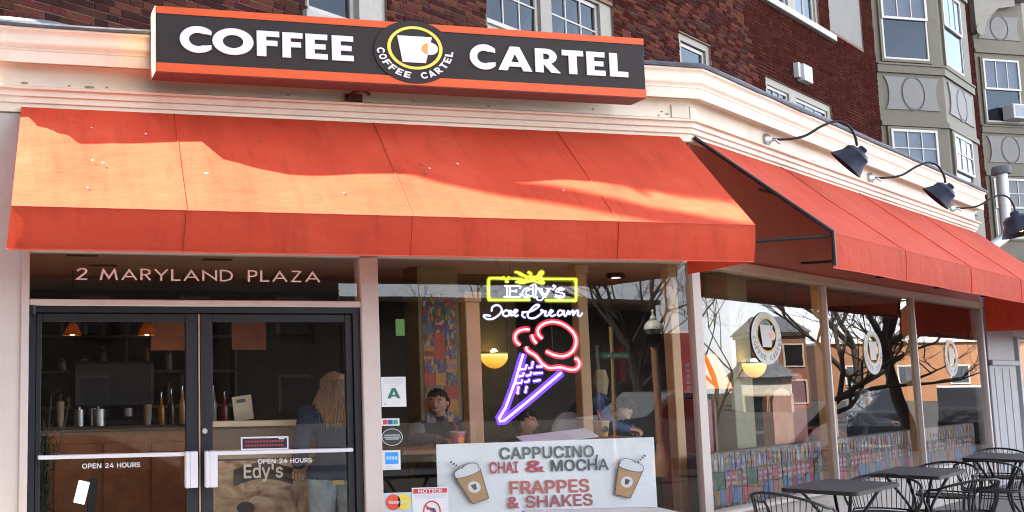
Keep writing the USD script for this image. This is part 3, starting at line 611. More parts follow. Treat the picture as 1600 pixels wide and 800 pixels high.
def bay(P, w, L, label, ac=False, low_pane=None):
    """A bay: one canted face along the street front's direction, then a long face along the wall."""
    P = np.asarray(P)[:2]; X = np.array([1.0, 0]); D = dS[:2]; N = nS[:2]
    C_ = P+X*w; E = C_+D*L; E2 = E+N*(0.0)+(-X)*0
    back = P+D*(w*math.cos(A)+L+w*0.25)
    foot = Polygon([P-N*-0.3, P, C_, E, back, back+N*0.3])
    inv = np.linalg.inv(WL)
    b = part('bay_window', plate(foot, 4.0, 15.9), BAY, bb, T=inv, smooth=False, label=label)
    front = inv@frame((P[0], P[1], 0), 0.0); side = inv@frame((C_[0], C_[1], 0), A)
    for zz, h, o in ((8.31, 0.17, 0.05), (8.485, 0.04, 0.075), (7.10, 0.10, 0.05), (7.205, 0.03, 0.03), (10.60, 0.10, 0.06), (10.70, 0.26, 0.03)):
        pts = [P+N*0.02, P, C_, E]; nrm = [np.array([0, -1.0]), np.array([math.sin(A), -math.cos(A)])]
        q = [P+nrm[0]*o, C_+np.array([math.tan(A/2)*o, -o]), E+nrm[1]*o, E-nrm[1]*0.05, C_-np.array([math.tan(A/2)*0.05, -0.05]), P-nrm[0]*0.05]
        part('ledge', plate(Polygon(q), zz, zz+h), BAY, b, T=inv, smooth=False)
    for T, x0, x1, ww in ((front, 0.12, w-0.10, w), (side, 0.18, L-0.12, L)):
        ornament(b, T, x0, x1, 7.48, 8.22, -0.001); ornament(b, T, x0, x1, 11.02, 11.70, -0.001)
        f0, f1 = (0.20, w-0.36) if T is front else (0.22, L*0.68)
        for z0, zm, z1, cu, cl in ((8.62, 9.56, 10.42, CURTAIN, None), (5.35, 6.2, 7.02, CURTAIN, CURTAIN)):
            part('window_surround', ext(sbox(f0-0.06, z0-0.06, f1+0.06, z1+0.06).difference(sbox(f0, z0, f1, z1)), -0.05, -0.002), BAY, b, T=T, smooth=False)
            part('blind_or_backing', bx(f0, f1, -0.006, -0.001, z0, z1), low_pane if (low_pane and z0 < 6) else (DARKINT if z0 > 8 else CURTAIN), b, T=T, smooth=False)  # upper sashes get a near-black backing painted in place of the unlit room
            if z0 > 8: part('blind_or_backing', bx(f0+0.03, f1-0.03, -0.009, -0.0065, zm, z1), CURTAIN, b, T=T, smooth=False)
            sash(b, T, f0, f1, zm-0.02, z1, -0.075, 3, 2 if z0 < 6 else 1)
            sash(b, T, f0+0.004, f1-0.004, z0, zm+0.02, -0.045, 1, 1, fw=0.04)
    if ac:
        x0, x1 = 0.70, 1.46
        part('air_conditioner', rbox(x0, x1, -0.42, -0.08, 8.66, 9.07, 0.015), mat('ac_white', (0.38, 0.385, 0.39), 0.5, 0.06), b, T=front)
        part('grille', bx(x0+0.07, x1-0.07, -0.425, -0.421, 8.71, 9.02), mat('ac_grille', (0.20, 0.22, 0.25), 0.6, 0.1), b, T=front, smooth=False)
    return b
bay(wl(17.36), 1.78, 2.55, 'nearer bay window with sash windows over a panel of ovals')
bay(wl(26.30), 1.80, 3.0, 'farther bay window with an air conditioner in it', ac=True, low_pane=BLIND)
part('corbel', cat(ext(Polygon([(-0.1, 11.15), (0.06, 11.1), (0.20, 11.2), (0.28, 11.45), (0.45, 11.62), (0.72, 11.85), (1.3, 11.95), (1.3, 12.15), (-0.1, 12.15)]), -0.24, -0.035), ext(ell(0.02, 11.18, 0.14, 0.16), -0.27, -0.2405), rbox(-0.15, 1.9, -0.3, -0.02, 12.155, 12.35)), mat('corbel_cream', (0.17, 0.152, 0.122), 0.6), bb, T=np.linalg.inv(WL)@frame(wl(26.30), 0))

# ------------------------------------------------------------------ next shop along the side
nx = thing('next_shop', 'pale grey panelled pilaster and dark shopfront beyond the end of the side windows', 'building', frame(K+0.12*nS, A))
PIL = mat('pilaster_grey', (0.32, 0.315, 0.33), 0.6, 0.06, 3)
part('pilaster', rbox(9.85, 11.45, -0.05, 0.3, 0.0, 3.3, 0.01), PIL, nx)
part('pilaster_band', rbox(9.83, 11.48, -0.10, -0.052, 1.74, 1.82, 0.01), PIL, nx); part('pilaster_band', rbox(9.83, 11.48, -0.12, -0.052, 0.35, 0.42, 0.01), PIL, nx)
for k in range(3): part('flute', rbox(10.1+k*0.45, 10.36+k*0.45, -0.058, -0.051, 0.46, 1.70, 0.004), PIL, nx)
part('shop_wall', bx(11.45, 18, 0.05, 0.3, 2.3, 3.3), PIL, nx)
part('door_jamb', rbox(11.9, 12.02, -0.02, 0.2, 0.0, 2.2), mat('jamb_grey', (0.42, 0.45, 0.47), 0.5, 0.05), nx); part('door_jamb', rbox(11.46, 18, -0.02, 0.2, 2.205, 2.29), MATS['jamb_grey'], nx)
part('glass_front', quad((11.46, 0.06, 0), (18, 0.06, 0), (18, 0.06, 2.2), (11.46, 0.06, 2.2)), GLASSSIDE, nx, smooth=False)
part('dark_interior', bx(11.46, 18, 1.2, 1.3, 0, 2.4), DARKINT, nx, smooth=False)
awning('deep red fabric awning of the next shop beyond the side windows', frame(K+0.02*nS, A), 9.40, 15.0, 9.46, 15.0, 40, (11.5, 13.2), proj=1.05, zt=3.40, zf=2.58, zb=2.22, seed=21)


# ------------------------------------------------------------------ unseen pole, added to cast the shadow band on the awning
up_ = thing('shadow_pole', 'tall wooden pole out of view to the left, added to cast the awning shadow band', 'pole', FR, 0, (-1.5, 0.465, -0.13))
part('shaft', tube([(0, 0, 0), (0, -0.09, 9.0), (0, -0.22, 12.6)], [0.14, 0.112, 0.105], 16), mat('pole_wood', (0.16, 0.11, 0.08), 0.9, 0.2), up_)
part('crossarm', rbox(-0.9, 0.9, -0.29, -0.21, 12.1, 12.2), MATS['pole_wood'], up_)
# ------------------------------------------------------------------ gooseneck lamps along the side
def gooseneck(v, name_label, lit=False):
    g = thing('gooseneck_lamp', name_label, 'wall lamp', SD, 0, (v, -0.05, 3.86))
    part('wall_base', at(lathe([(0, 0), (0.065, 0), (0.062, 0.02), (0.03, 0.05), (0, 0.055)], 20).apply_transform(trimesh.transformations.rotation_matrix(math.pi/2, [1, 0, 0])), (0, 0.012, 0)), STEEL, g)
    part('bracket_stub', tube([(0, 0, 0), (0.03, -0.07, -0.012), (0.06, -0.09, -0.04)], 0.012), STEEL, g)
    part('arm', tube(spline([(0, -0.02, 0), (0.12, -0.14, 0.0), (0.24, -0.26, 0.03), (0.36, -0.37, 0.12), (0.49, -0.46, 0.175), (0.59, -0.53, 0.145), (0.65, -0.57, 0.04), (0.665, -0.58, -0.06)], 6), 0.0125, 8), BLACKIRON, g)
    T = trimesh.transformations.translation_matrix((0.675, -0.585, -0.13))@trimesh.transformations.rotation_matrix(math.radians(48), [1, 0, 0])@trimesh.transformations.rotation_matrix(math.radians(12), [0, 1, 0])@np.diag([0.95, 0.95, 0.92, 1.0]) if not lit else trimesh.transformations.translation_matrix((0.675, -0.585, -0.14))@trimesh.transformations.rotation_matrix(math.radians(-14), [1, 0, 0])@np.diag([1.3, 1.3, 1.3, 1.0])
    prof = [(0.030, 0.075), (0.042, 0.07), (0.045, 0.035), (0.10, 0.02), (0.128, -0.01), (0.135, -0.07), (0.185, -0.165), (0.19, -0.172), (0.178, -0.165), (0.126, -0.068), (0.118, -0.015), (0.03, 0.022), (0.03, 0.075)]
    part('shade', lathe(prof, 28), mat('lamp_navy', (0.012, 0.018, 0.038), 0.42, 0.2, 8, spec=0.25), g, T=T)
    bulb = trimesh.creation.icosphere(2, 0.05); bulb.vertices[:, 2] *= 1.2; bulb.apply_translation([0, 0, -0.09])
    part('bulb', bulb, emit('bulb_warm', (1.0, 0.55, 0.12), 0.4) if lit else mat('bulb_off', (0.4, 0.38, 0.34), 0.3), g, T=T, smooth=True)
    return g
gooseneck(1.66, 'navy gooseneck wall lamp nearest the shop corner')
gooseneck(4.68, 'navy gooseneck wall lamp in the middle of the side cornice')
gooseneck(8.05, 'navy gooseneck wall lamp with a lit bulb near the steel flue', lit=True)
fl = thing('flue_pipe', 'shiny steel flue pipe with a dark cap at the far end of the cornice', 'flue', SD, 0, (11.35, 0.0, 3.18))
part('pipe', tube([(0, 0, 0.75), (0, 0, 1.58)], 0.078, 20), STEEL, fl)
part('cap', lathe([(0, 1.58), (0.135, 1.58), (0.135, 1.66), (0.11, 1.70), (0, 1.72)], 20), ROOFING, fl)
part('elbow', tube(spline([(0, 0, 0.76), (0, 0, 0.66), (-0.10, 0.02, 0.56), (-0.9, 0.10, 0.30), (-1.7, 0.1, 0.05)], 5), 0.074, 16), STEEL, fl)
part('seam_band', tube([(0, 0, 0.82), (0, 0, 0.86)], 0.083, 20), STEEL, fl)

# ------------------------------------------------------------------ lettering on the glass
tr = thing('transom_lettering', 'white letters reading 2 MARYLAND PLAZA on the transom glass', 'lettering', FR, 0, (1.55, 0.012, 2.36))
xs = 0.605-1.55
for wd, x0, x1 in (('2', 0.605, 0.698), ('MARYLAND', 0.788, 1.806), ('PLAZA', 1.921, 2.500)):
    wds = {'2': 0.52, 'M': 1.0, 'A': 0.9, 'R': 0.6, 'Y': 0.78, 'L': 0.52, 'N': 0.84, 'D': 0.76, 'P': 0.54, 'Z': 0.68}
    gap = 0.16; tot = sum(wds[c] for c in wd)+gap*(len(wd)-1); k = (x1-x0)/tot; x = x0
    for c in wd:
        part('letter', ext(fit(thin(c), x-1.55, x-1.55+wds[c]*k, 0.0, 0.088), -0.0015, 0.0), mat('transom_white', (0.86, 0.84, 0.84), 0.5), tr); x += (wds[c]+gap)*k
for x, lab in ((0.882, 'white letters reading OPEN 24 HOURS on the left door'), (2.20, 'white letters reading OPEN 24 HOURS on the right door')):
    dl_ = thing('door_lettering', lab, 'lettering', FR, 0, (x, 0.038, 0.982))
    for wd, a_, b_ in (('OPEN', -0.2125, -0.073), ('24', -0.045, 0.018), ('HOURS', 0.042, 0.2125)): part('word', text(wd, b_-a_, 0.033, -0.0015, (a_+b_)/2, 0.0, depth=0.0015), LETTER, dl_, smooth=False)
def sticker(name, label, x0, x1, z0, z1, m, y=0.012, cat_='sticker', lean=0.0):
    t = thing(name, label, cat_, FR, 0, ((x0+x1)/2, y, z0))
    w = (x1-x0)/2; part('sheet', bx(-w, w, -0.001, 0.001, 0, z1-z0), m, t, smooth=False); return t, w, z1-z0
def flat(t, poly, m, name, lv=1): part(name, ext(poly, -0.001-0.0012*lv, -0.001-0.0012*(lv-1)), m, t, smooth=False)
t, w, h = sticker('grade_card', 'white card with a big green letter A on the window edge', 2.979, 3.183, 1.392, 1.624, PAPER, cat_='card')
G = mat('print_green', (0.01, 0.13, 0.10), 0.5, 0.05); GREYP = mat('print_grey', (0.42, 0.44, 0.46), 0.6, 0.05)
flat(t, fit(font('A', 0.25), -0.055, 0.055, 0.065, 0.145), G, 'letter')
for zz, ww in ((0.215, 0.16), (0.200, 0.17), (0.185, 0.15), (0.165, 0.09)): flat(t, sbox(-ww/2, zz-0.003, ww/2, zz+0.002), GREYP, 'text_line')
flat(t, ell(-0.07, 0.022, 0.012, 0.009), GREYP, 'seal')
t, w, h = sticker('card_sticker', 'small white sticker with red, blue and green bars', 2.975, 3.121, 1.247, 1.303, PAPER)
for i, m in enumerate((RED, mat('print_blue', (0.02, 0.06, 0.33), 0.5), mat('print_leaf', (0.02, 0.28, 0.13), 0.5))): flat(t, sbox(-0.062+i*0.042, 0.010, -0.024+i*0.042, 0.046), m, 'bar')
t = thing('oval_sticker', 'round black sticker with a pale rim on the window edge', 'sticker', FR, 0, (3.058, 0.012, 1.087))
o = ell(0, 0.072, 0.090, 0.070)
part('disc', ext(o, -0.001, 0.001), mat('sticker_black', (0.025, 0.027, 0.03), 0.4), t, smooth=False); flat(t, o.buffer(-0.004).difference(o.buffer(-0.009)), GREYP, 'rim')
for zz, ww in ((0.088, 0.13), (0.072, 0.14), (0.058, 0.11)): flat(t, sbox(-ww/2, zz-0.004, ww/2, zz+0.003), GREYP, 'text_line')
t, w, h = sticker('blue_card_sticker', 'white sticker with a bright blue square on it', 2.974, 3.122, 0.909, 1.059, PAPER)
CY = mat('print_sky', (0.03, 0.26, 0.72), 0.5); flat(t, sbox(-0.052, 0.045, 0.056, 0.135), CY, 'square')
for s in range(4): flat(t, sbox(-0.042+0.024*s, 0.078, -0.026+0.024*s, 0.104), mat('print_pale', (0.35, 0.58, 0.85), 0.5), 'mark', 2)
flat(t, sbox(-0.055, 0.022, 0.0, 0.027), GREYP, 'text_line'); flat(t, sbox(-0.055, 0.010, 0.03, 0.015), GREYP, 'text_line')
t, w, h = sticker('card_logo_sticker', 'sticker with overlapping red and yellow circles above a blue band', 2.975, 3.205, 0.50, 0.735, mat('print_teal', (0.40, 0.47, 0.50), 0.5))
cl = ell(-0.038, 0.163, 0.062, 0.060); cr_ = ell(0.045, 0.163, 0.062, 0.060)
flat(t, cl, mat('circle_red', (0.60, 0.05, 0.02), 0.5), 'circle'); flat(t, cr_.difference(sbox(-1, -1, 0.003, 1)), mat('circle_yellow', (0.62, 0.50, 0.04), 0.5), 'circle')
part('word', text('MasterCard', 0.15, 0.024, -0.0034, 0.0, 0.152, bold=True, depth=0.001), PAPER, t, smooth=False)
flat(t, sbox(-0.105, 0.0, 0.105, 0.085), mat('band_blue', (0.02, 0.14, 0.42), 0.5), 'band')
t, w, h = sticker('notice_sticker', 'white NOTICE sticker with a red barred ring', 3.207, 3.508, 0.50, 0.767, PAPER, y=0.009)
flat(t, sbox(-0.14, 0.222, 0.14, 0.258), RED, 'band')
part('word', text('NOTICE', 0.20, 0.026, -0.0037, 0.0, 0.227, depth=0.001), PAPER, t, smooth=False)
for zz, ww in ((0.210, 0.27), (0.199, 0.25), (0.188, 0.26)): flat(t, sbox(-ww/2, zz-0.003, ww/2, zz+0.001), GREYP, 'text_line')
rg = ell(0.01, 0.085, 0.075, 0.082); flat(t, rg.buffer(-0.001).difference(rg.buffer(-0.013)), RED, 'ring')
gun = unary_union([Polygon([(-0.035, 0.10), (0.04, 0.085), (0.04, 0.105), (-0.03, 0.12)]), Polygon([(0.015, 0.098), (0.045, 0.09), (0.05, 0.045), (0.03, 0.05)])])
flat(t, gun, INK, 'silhouette'); flat(t, LineString([(-0.045, 0.135), (0.065, 0.035)]).buffer(0.006, cap_style='flat'), RED, 'bar', 2)
t, w, h = sticker('door_sign', 'small dark sign in a white frame on the right door', 1.858, 2.230, 1.083, 1.183, mat('led_black', (0.02, 0.018, 0.03), 0.3), y=0.038, cat_='sign')
flat(t, sbox(-w, 0, w, h).difference(sbox(-w+0.012, 0.012, w-0.012, h-0.012)), ALU, 'frame')
for z0 in (0.028, 0.058):
    for k in range(13): flat(t, sbox(-0.155+k*0.0235, z0, -0.155+k*0.0235+0.019, z0+0.013), mat('print_dim_red', (0.30, 0.025, 0.03), 0.5), 'character')
flat(t, sbox(0.11, 0.078, 0.155, 0.086), PAPER, 'mark')
# the round emblem on each side window
def faint(name, col, a):
    return usdkit.material(stage, '/World/Looks/'+name, {'p': ('principled_bsdf', {'base_color': col, 'roughness': 0.6, 'alpha': a})}, [], surface='p.BSDF')
DECF = (faint('decal_faint', (0.40, 0.39, 0.37), 0.42), faint('decal_faint_gold', (0.40, 0.28, 0.05), 0.5), faint('decal_faint_ink', (0.12, 0.11, 0.12), 0.5), faint('decal_faint_red', (0.70, 0.20, 0.12), 0.6))
DEC = mat('decal_white', (0.40, 0.39, 0.37), 0.6, 0.08); DGOLD = mat('decal_gold', (0.40, 0.28, 0.05), 0.5, 0.1); DRED = mat('decal_red', (0.70, 0.20, 0.12), 0.5, 0.1)
for v, z, rx, lab in ((1.49, 1.955, 0.355, 'round COFFEE CARTEL cup decal on the side window nearest the corner'), (4.50, 1.86, 0.31, 'round COFFEE CARTEL cup decal on the middle side window'), (7.65, 1.83, 0.31, 'round COFFEE CARTEL cup decal on the farthest side window')):
    d = thing('window_decal', lab, 'decal', SD, 0, (v, 0.012, z))
    part('ring_plate', ext(ell(0, 0, rx, 0.245, 64).difference(ell(0.02*rx, 0.13*0.245, rx*0.69, 0.245*0.69)), -0.0005, 0.001), DEC if v < 2 else DECF[0], d, smooth=False)
    m4 = (DEC, DGOLD, mat('decal_ink', (0.12, 0.11, 0.12), 0.5), DRED) if v < 2 else (DECF[0], DECF[1], DECF[2], DECF[3])
    logo(d, None, 0, 0, rx, 0.245, -0.001, m4[0], m4[1], m4[2], m4[0], m4[3], th=0.0012, skip_disc=True)

# ------------------------------------------------------------------ the poster
ps = thing('window_poster', 'large white poster for cappuccino, chai, mocha, frappes and shakes in the window', 'poster', FR, 0, (4.41, 0.055, 0.47))
pv_, pf_ = [], []
for j in range(9):
    for i in range(25):
        u, s = i/24, j/8; pv_.append((-0.968+1.922*u, 0.010*math.sin(u*7+s*2)+0.004*math.sin(u*17)-0.005, 0.0+(0.622+0.018*u)*s))
for j in range(8):
    for i in range(24): p = j*25+i; pf_ += [[p, p+1, p+26], [p, p+26, p+25]]
sheet = trimesh.Trimesh(pv_, pf_, process=False); back = sheet.copy(); back.vertices[:, 1] += 0.002; back.invert()
part('sheet', cat(sheet, back), mat('poster_paper', (0.62, 0.645, 0.685), 0.5, 0.03, 2), ps, smooth=True)
yb = -0.022
def ptext(s, x0, x1, z, hgt, m): part('word', text(s, x1-x0, hgt, yb, (x0+x1)/2-4.41, z-0.47, bold=True, depth=0.001), m, ps, smooth=False)
ptext('CAPPUCINO,', 3.968, 4.835, 0.966, 0.088, mat('print_teal_ink', (0.05, 0.075, 0.085), 0.5)); ptext('CHAI', 3.876, 4.125, 0.858, 0.085, MAROON); ptext('&', 4.19, 4.355, 0.860, 0.085, MAROON); ptext('MOCHA', 4.410, 4.925, 0.860, 0.085, MATS['print_teal_ink'])
ptext('FRAPPES', 4.045, 4.745, 0.690, 0.098, mat('print_brick', (0.40, 0.07, 0.06), 0.5)); ptext('&', 4.02, 4.12, 0.582, 0.085, MAROON); ptext('SHAKES', 4.175, 4.768, 0.582, 0.088, mat('print_plum', (0.30, 0.05, 0.07), 0.5))
COF = mat('print_coffee', (0.36, 0.20, 0.095), 0.5, 0.12, 8); DKB = mat('print_dark_brown', (0.07, 0.05, 0.045), 0.5); FOAM = mat('print_foam', (0.55, 0.56, 0.60), 0.5, 0.03)
def frappe(cx, cz, flip, ang):
    """A cup of iced coffee with whipped top and striped straw, printed on the poster."""
    fx = lambda p: affinity.translate(affinity.scale(affinity.rotate(affinity.scale(p, flip, 1, origin=(0, 0)), ang, origin=(0, 0)), 1.28, 1.0, origin=(0, 0)), cx-4.41, cz-0.47)
    body = Polygon([(-0.085, 0.10), (0.085, 0.10), (0.055, -0.125), (-0.055, -0.125)])
    def P_(poly, m, n, lv): part(n, ext(fx(poly), yb-0.001-0.001*lv, yb-0.001*lv), m, ps, smooth=False)
    P_(body.buffer(0.006), DKB, 'cup_outline', 0); P_(body, COF, 'cup_print', 1)
    top = unary_union([ell(-0.035, 0.125, 0.050, 0.030), ell(0.03, 0.135, 0.055, 0.035), ell(0.0, 0.108, 0.088, 0.022)])
    P_(top.buffer(0.005), DKB, 'foam_outline', 1); P_(top, FOAM, 'foam_print', 2)
    P_(ell(0, -0.01, 0.042, 0.045), FOAM, 'cup_emblem', 2); P_(Polygon([(-0.018, 0.012), (0.018, 0.012), (0.012, -0.03), (-0.012, -0.03)]), DKB, 'cup_emblem', 3)
    st = LineString([(-0.03, 0.155), (-0.075, 0.235)]); P_(st.buffer(0.008, cap_style='flat'), FOAM, 'straw_print', 1)
    for k in range(4): P_(LineString([st.interpolate(0.012+k*0.022), st.interpolate(0.022+k*0.022)]).buffer(0.0085, cap_style='flat'), DKB, 'straw_stripe', 2)
frappe(3.735, 0.765, 1, 20); frappe(5.085, 0.765, -1, -17)

# ------------------------------------------------------------------ neon ice cream sign
ne = thing('neon_sign', 'glowing neon ice cream cone with Edy\'s Ice Cream lettering in the window', 'neon sign', FR, 0, (4.40, 0.15, 1.26))
cx5 = lambda p: ((p[0]/8+740-765)*0.00580+3.995-4.40-0.045*(p[1]/8+405-436)*0.00527, 0.0, 2.416-(p[1]/8+405-436)*0.00527-1.26+(p[0]/8-25)*0.00006)
cx6 = lambda p: ((p[0]/4+750-765)*0.00580+3.995-4.40-0.045*(p[1]/4+490-436)*0.00527, 0.0, 2.416-(p[1]/4+490-436)*0.00527-1.26)
NY = (emit('neon_yellow_core', (0.72, 0.95, 0.03), 0.075), neon_halo('neon_yellow_glow', (0.45, 0.60, 0.0), 0.025))
NW = (emit('neon_white_core', (0.86, 0.90, 1.0), 0.13), neon_halo('neon_white_glow', (0.30, 0.28, 0.75), 0.03))
NR = (emit('neon_red_core', (1.0, 0.36, 0.36), 0.10), neon_halo('neon_red_glow', (0.90, 0.04, 0.08), 0.045))
NP = (emit('neon_violet_core', (0.72, 0.60, 1.0), 0.11), neon_halo('neon_violet_glow', (0.10, 0.03, 0.95), 0.10))
def neon(pts, f, mats, r, name='tube', smooth=True, rg=None):
    q = [f(p) for p in pts]; q = spline(q, 6) if smooth and len(q) > 2 else np.array(q)
    c = part(name, tube(q, r, 7), mats[0], ne, smooth=True)
    part('tube_halo', tube(q, rg or r*2.3, 8, caps=False), mats[1], c, smooth=True)  # wider glowing sleeve imitates the halo of light round the tube
# yellow box and flourish
neon([(700, 508), (230, 508), (200, 495), (188, 470), (188, 270), (200, 245), (225, 238), (365, 240)], cx5, NY, 0.0078)
neon([(850, 245), (1250, 250), (1270, 262), (1278, 285), (1280, 490), (1268, 515), (1240, 518), (890, 516)], cx5, NY, 0.0078)
for l in ([(365, 215), (430, 290)], [(440, 215), (395, 290)], [(375, 250), (440, 252)], [(455, 240), (600, 245)], [(510, 160), (570, 170), (640, 215), (660, 240), (640, 258), (560, 262)], [(560, 185), (640, 210), (690, 225)], [(670, 165), (700, 165), (715, 190), (700, 215), (760, 220), (830, 200), (865, 170), (850, 150), (820, 165), (800, 200)], [(700, 245), (770, 250), (850, 225)], [(520, 280), (600, 295), (690, 275), (760, 275), (830, 300), (868, 300), (860, 275), (800, 260)], [(540, 265), (620, 280), (690, 262)]):
    neon(l, cx5, NY, 0.0068)
# Edy's, in outlined serif letters
for l in ([(385, 335), (570, 335), (575, 370)], [(385, 335), (415, 345), (415, 460), (385, 470), (570, 470), (578, 430)], [(450, 350), (450, 460)], [(450, 400), (530, 400)], [(530, 380), (530, 420)],
          [(740, 330), (745, 470), (790, 475)], [(700, 335), (770, 320), (768, 460)], [(720, 380), (670, 362), (620, 385), (605, 425), (625, 465), (680, 475), (725, 455)], [(690, 385), (655, 400), (650, 440), (690, 455)],
          [(775, 365), (860, 368)], [(800, 370), (860, 460)], [(830, 370), (875, 440)], [(900, 368), (970, 368)], [(935, 375), (870, 480), (835, 515), (800, 512), (780, 490)], [(950, 375), (890, 480)],
          [(985, 340), (1000, 325), (1015, 345), (1000, 365), (985, 385)],
          [(1130, 375), (1085, 362), (1040, 375), (1030, 405), (1080, 420), (1130, 440), (1120, 475), (1060, 485), (1010, 470)], [(1115, 395), (1070, 385), (1060, 400)], [(1015, 440), (1050, 465), (1095, 460)]):
    neon(l, cx5, NW, 0.0046, rg=0.0095)
# Ice Cream, one script line each
for l in ([(225, 650), (235, 600), (280, 575), (330, 590), (350, 640), (320, 690), (250, 740), (180, 748), (140, 725), (135, 700), (215, 705)],
          [(440, 650), (400, 640), (370, 665), (370, 700), (410, 712), (450, 690), (475, 660), (450, 645), (440, 665), (470, 705), (520, 670), (545, 645), (515, 635), (500, 670), (520, 712), (555, 700)],
          [(600, 665), (650, 665), (720, 650), (790, 610), (815, 580), (780, 572), (720, 620), (670, 690), (690, 735), (750, 740), (820, 700), (860, 650), (840, 640), (855, 665), (900, 655), (885, 700), (905, 715)],
          [(610, 672), (605, 710), (640, 735)],
          [(905, 715), (950, 685), (985, 655), (960, 642), (940, 680), (970, 715), (1020, 700)], [(1115, 655), (1070, 645), (1045, 680), (1060, 712), (1100, 690), (1125, 650), (1125, 700), (1150, 712), (1180, 650), (1190, 700)],
          [(1190, 700), (1225, 655), (1245, 650), (1240, 705), (1285, 650), (1305, 655), (1300, 705), (1330, 715), (1360, 680)]):
    neon(l, cx5, NW, 0.0056, rg=0.0115)
# the scoop and the cone
for l in ([(247, 195), (222, 170), (218, 135), (240, 108), (275, 97), (305, 97)], [(320, 130), (330, 160), (350, 185)], [(385, 155), (362, 130), (360, 95), (390, 65), (440, 50), (500, 58), (560, 95), (595, 145), (595, 195), (570, 240), (520, 265), (460, 258), (410, 235)],
          [(285, 205), (295, 230), (345, 262), (385, 310), (430, 338), (500, 335), (560, 350), (600, 345), (618, 315), (605, 285), (590, 282)]):
    neon(l, cx6, NR, 0.0095, rg=0.025)
neon([(268, 250), (215, 430), (160, 580), (120, 645), (125, 662), (150, 660), (300, 540), (505, 368)], cx6, NP, 0.0095, smooth=False, rg=0.034)
for l in ([(248, 345), (280, 345), (290, 315)], [(300, 340), (320, 335), (328, 295)], [(240, 390), (265, 385), (272, 365)], [(285, 385), (310, 382), (318, 360)], [(225, 432), (255, 430), (262, 408)], [(275, 425), (300, 420), (305, 405)], [(350, 330), (385, 328)], [(330, 372), (388, 368)], [(330, 420), (375, 412)], [(240, 450), (232, 498)], [(290, 448), (280, 492)]):
    neon(l, cx6, NP, 0.0075, smooth=False, rg=0.018)
for p, q in (((440, 0), (455, 175)), ((700, 0), (860, 130)), ((250, 0), (330, 90))): part('hanging_wire', tube([cx5(p), cx5(q)], 0.0025, 5), BLACKIRON, ne)
part('backing_frame', cat(tube([cx5((200, 260)), cx5((1270, 265))], 0.004, 6), tube([(-0.25, 0.03, 0.05), (-0.25, 0.03, 1.15)], 0.004, 6), tube([(0.15, 0.03, 0.4), (0.15, 0.03, 1.15)], 0.004, 6)), BLACKIRON, ne)

# ------------------------------------------------------------------ inside the shop
foot = Polygon([(0.05, 0.13), (5.76, 0.13), tuple((K+0.13*nS+9.2*dS)[:2]), tuple((K+4.3*nS+9.2*dS)[:2]), (5.2, 4.6), (0.05, 4.6)])
struct('shop_floor', plate(foot, 0.004, 0.02), FLOOR)
struct('shop_ceiling', plate(foot.buffer(0.05), 2.68, 2.72), CEILING)
iw = [np.array([0.05, 0.13, 0]), np.array([0.05, 4.6, 0]), np.array([5.2, 4.6, 0]), K+4.3*nS+9.2*dS, K+0.13*nS+9.2*dS]
for a, b in zip(iw[:-1], iw[1:]):
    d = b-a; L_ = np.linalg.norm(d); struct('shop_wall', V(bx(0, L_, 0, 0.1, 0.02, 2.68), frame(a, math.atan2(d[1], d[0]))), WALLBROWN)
for x, y in ((0.9, 0.33), (2.1, 0.33), (3.4, 0.36), (6.31, 2.0), (7.40, 1.22), (9.98, 2.75), (12.56, 4.27), (4.1, 0.36), (5.05, 0.36)):  # only one is a known fitting; the rest are added to brighten the shop
    dl = thing('spot_and_fill', 'small round ceiling light inside the shop, one known and the rest added fill', 'ceiling light', FR, 0, (x, y, 2.63), group='ceiling lights in the shop, mostly added fill')
    part('trim', lathe([(0.05, 0), (0.09, 0), (0.09, 0.05), (0.05, 0.05), (0.05, 0)], 20), BLACKIRON, dl); part('lens', cyl(0.048, 0.005, 0.03, 16), emit('spot_and_fill_lens', (1.0, 0.70, 0.40), 3.2), dl)
for k, (x_, y_) in enumerate(((0.75, 1.15), (1.35, 0.95), (1.95, 1.3), (2.35, 1.0), (1.0, 1.9))): solo('ceiling_slot', rbox(x_-0.13, x_+0.13, y_-0.05, y_+0.05, 2.672, 2.6795, 0.002), DARKINT, 'dark slot vent number %s from the left in the ceiling behind the transom' % ('one', 'three', 'four', 'five', 'two')[k], 'vent')
ctr = thing('service_counter', 'long wooden service counter behind the left door', 'counter', FR, 0, (1.5, 2.4, 0.02))
part('front', rbox(-0.95, 0.95, 0, 0.5, 0, 1.13), WOOD, ctr); part('top', rbox(-1.0, 1.0, -0.06, 0.55, 1.13, 1.18), mat('counter_top', (0.06, 0.04, 0.03), 0.3), ctr)
for k in range(4): part('panel', rbox(-0.90+k*0.46, -0.50+k*0.46, -0.02, -0.001, 0.25, 1.02), WOOD, ctr)
cm = thing('coffee_machine', 'big black coffee machine standing on the service counter', 'coffee machine', FR, 0, (1.18, 2.62, 1.20))
part('body', rbox(-0.40, 0.40, 0, 0.35, 0.16, 0.62, 0.03), BLACKFRAME, cm); part('base', rbox(-0.40, 0.40, -0.02, 0.35, 0.0, 0.05), BLACKFRAME, cm); part('back', bx(-0.36, 0.36, 0.15, 0.34, 0.05, 0.16), BLACKFRAME, cm)
for x in (-0.2, 0.15): part('group_head', at(cyl(0.045, 0.08, 0.16, 14), (x, 0.05, 0)), CHROME, cm)
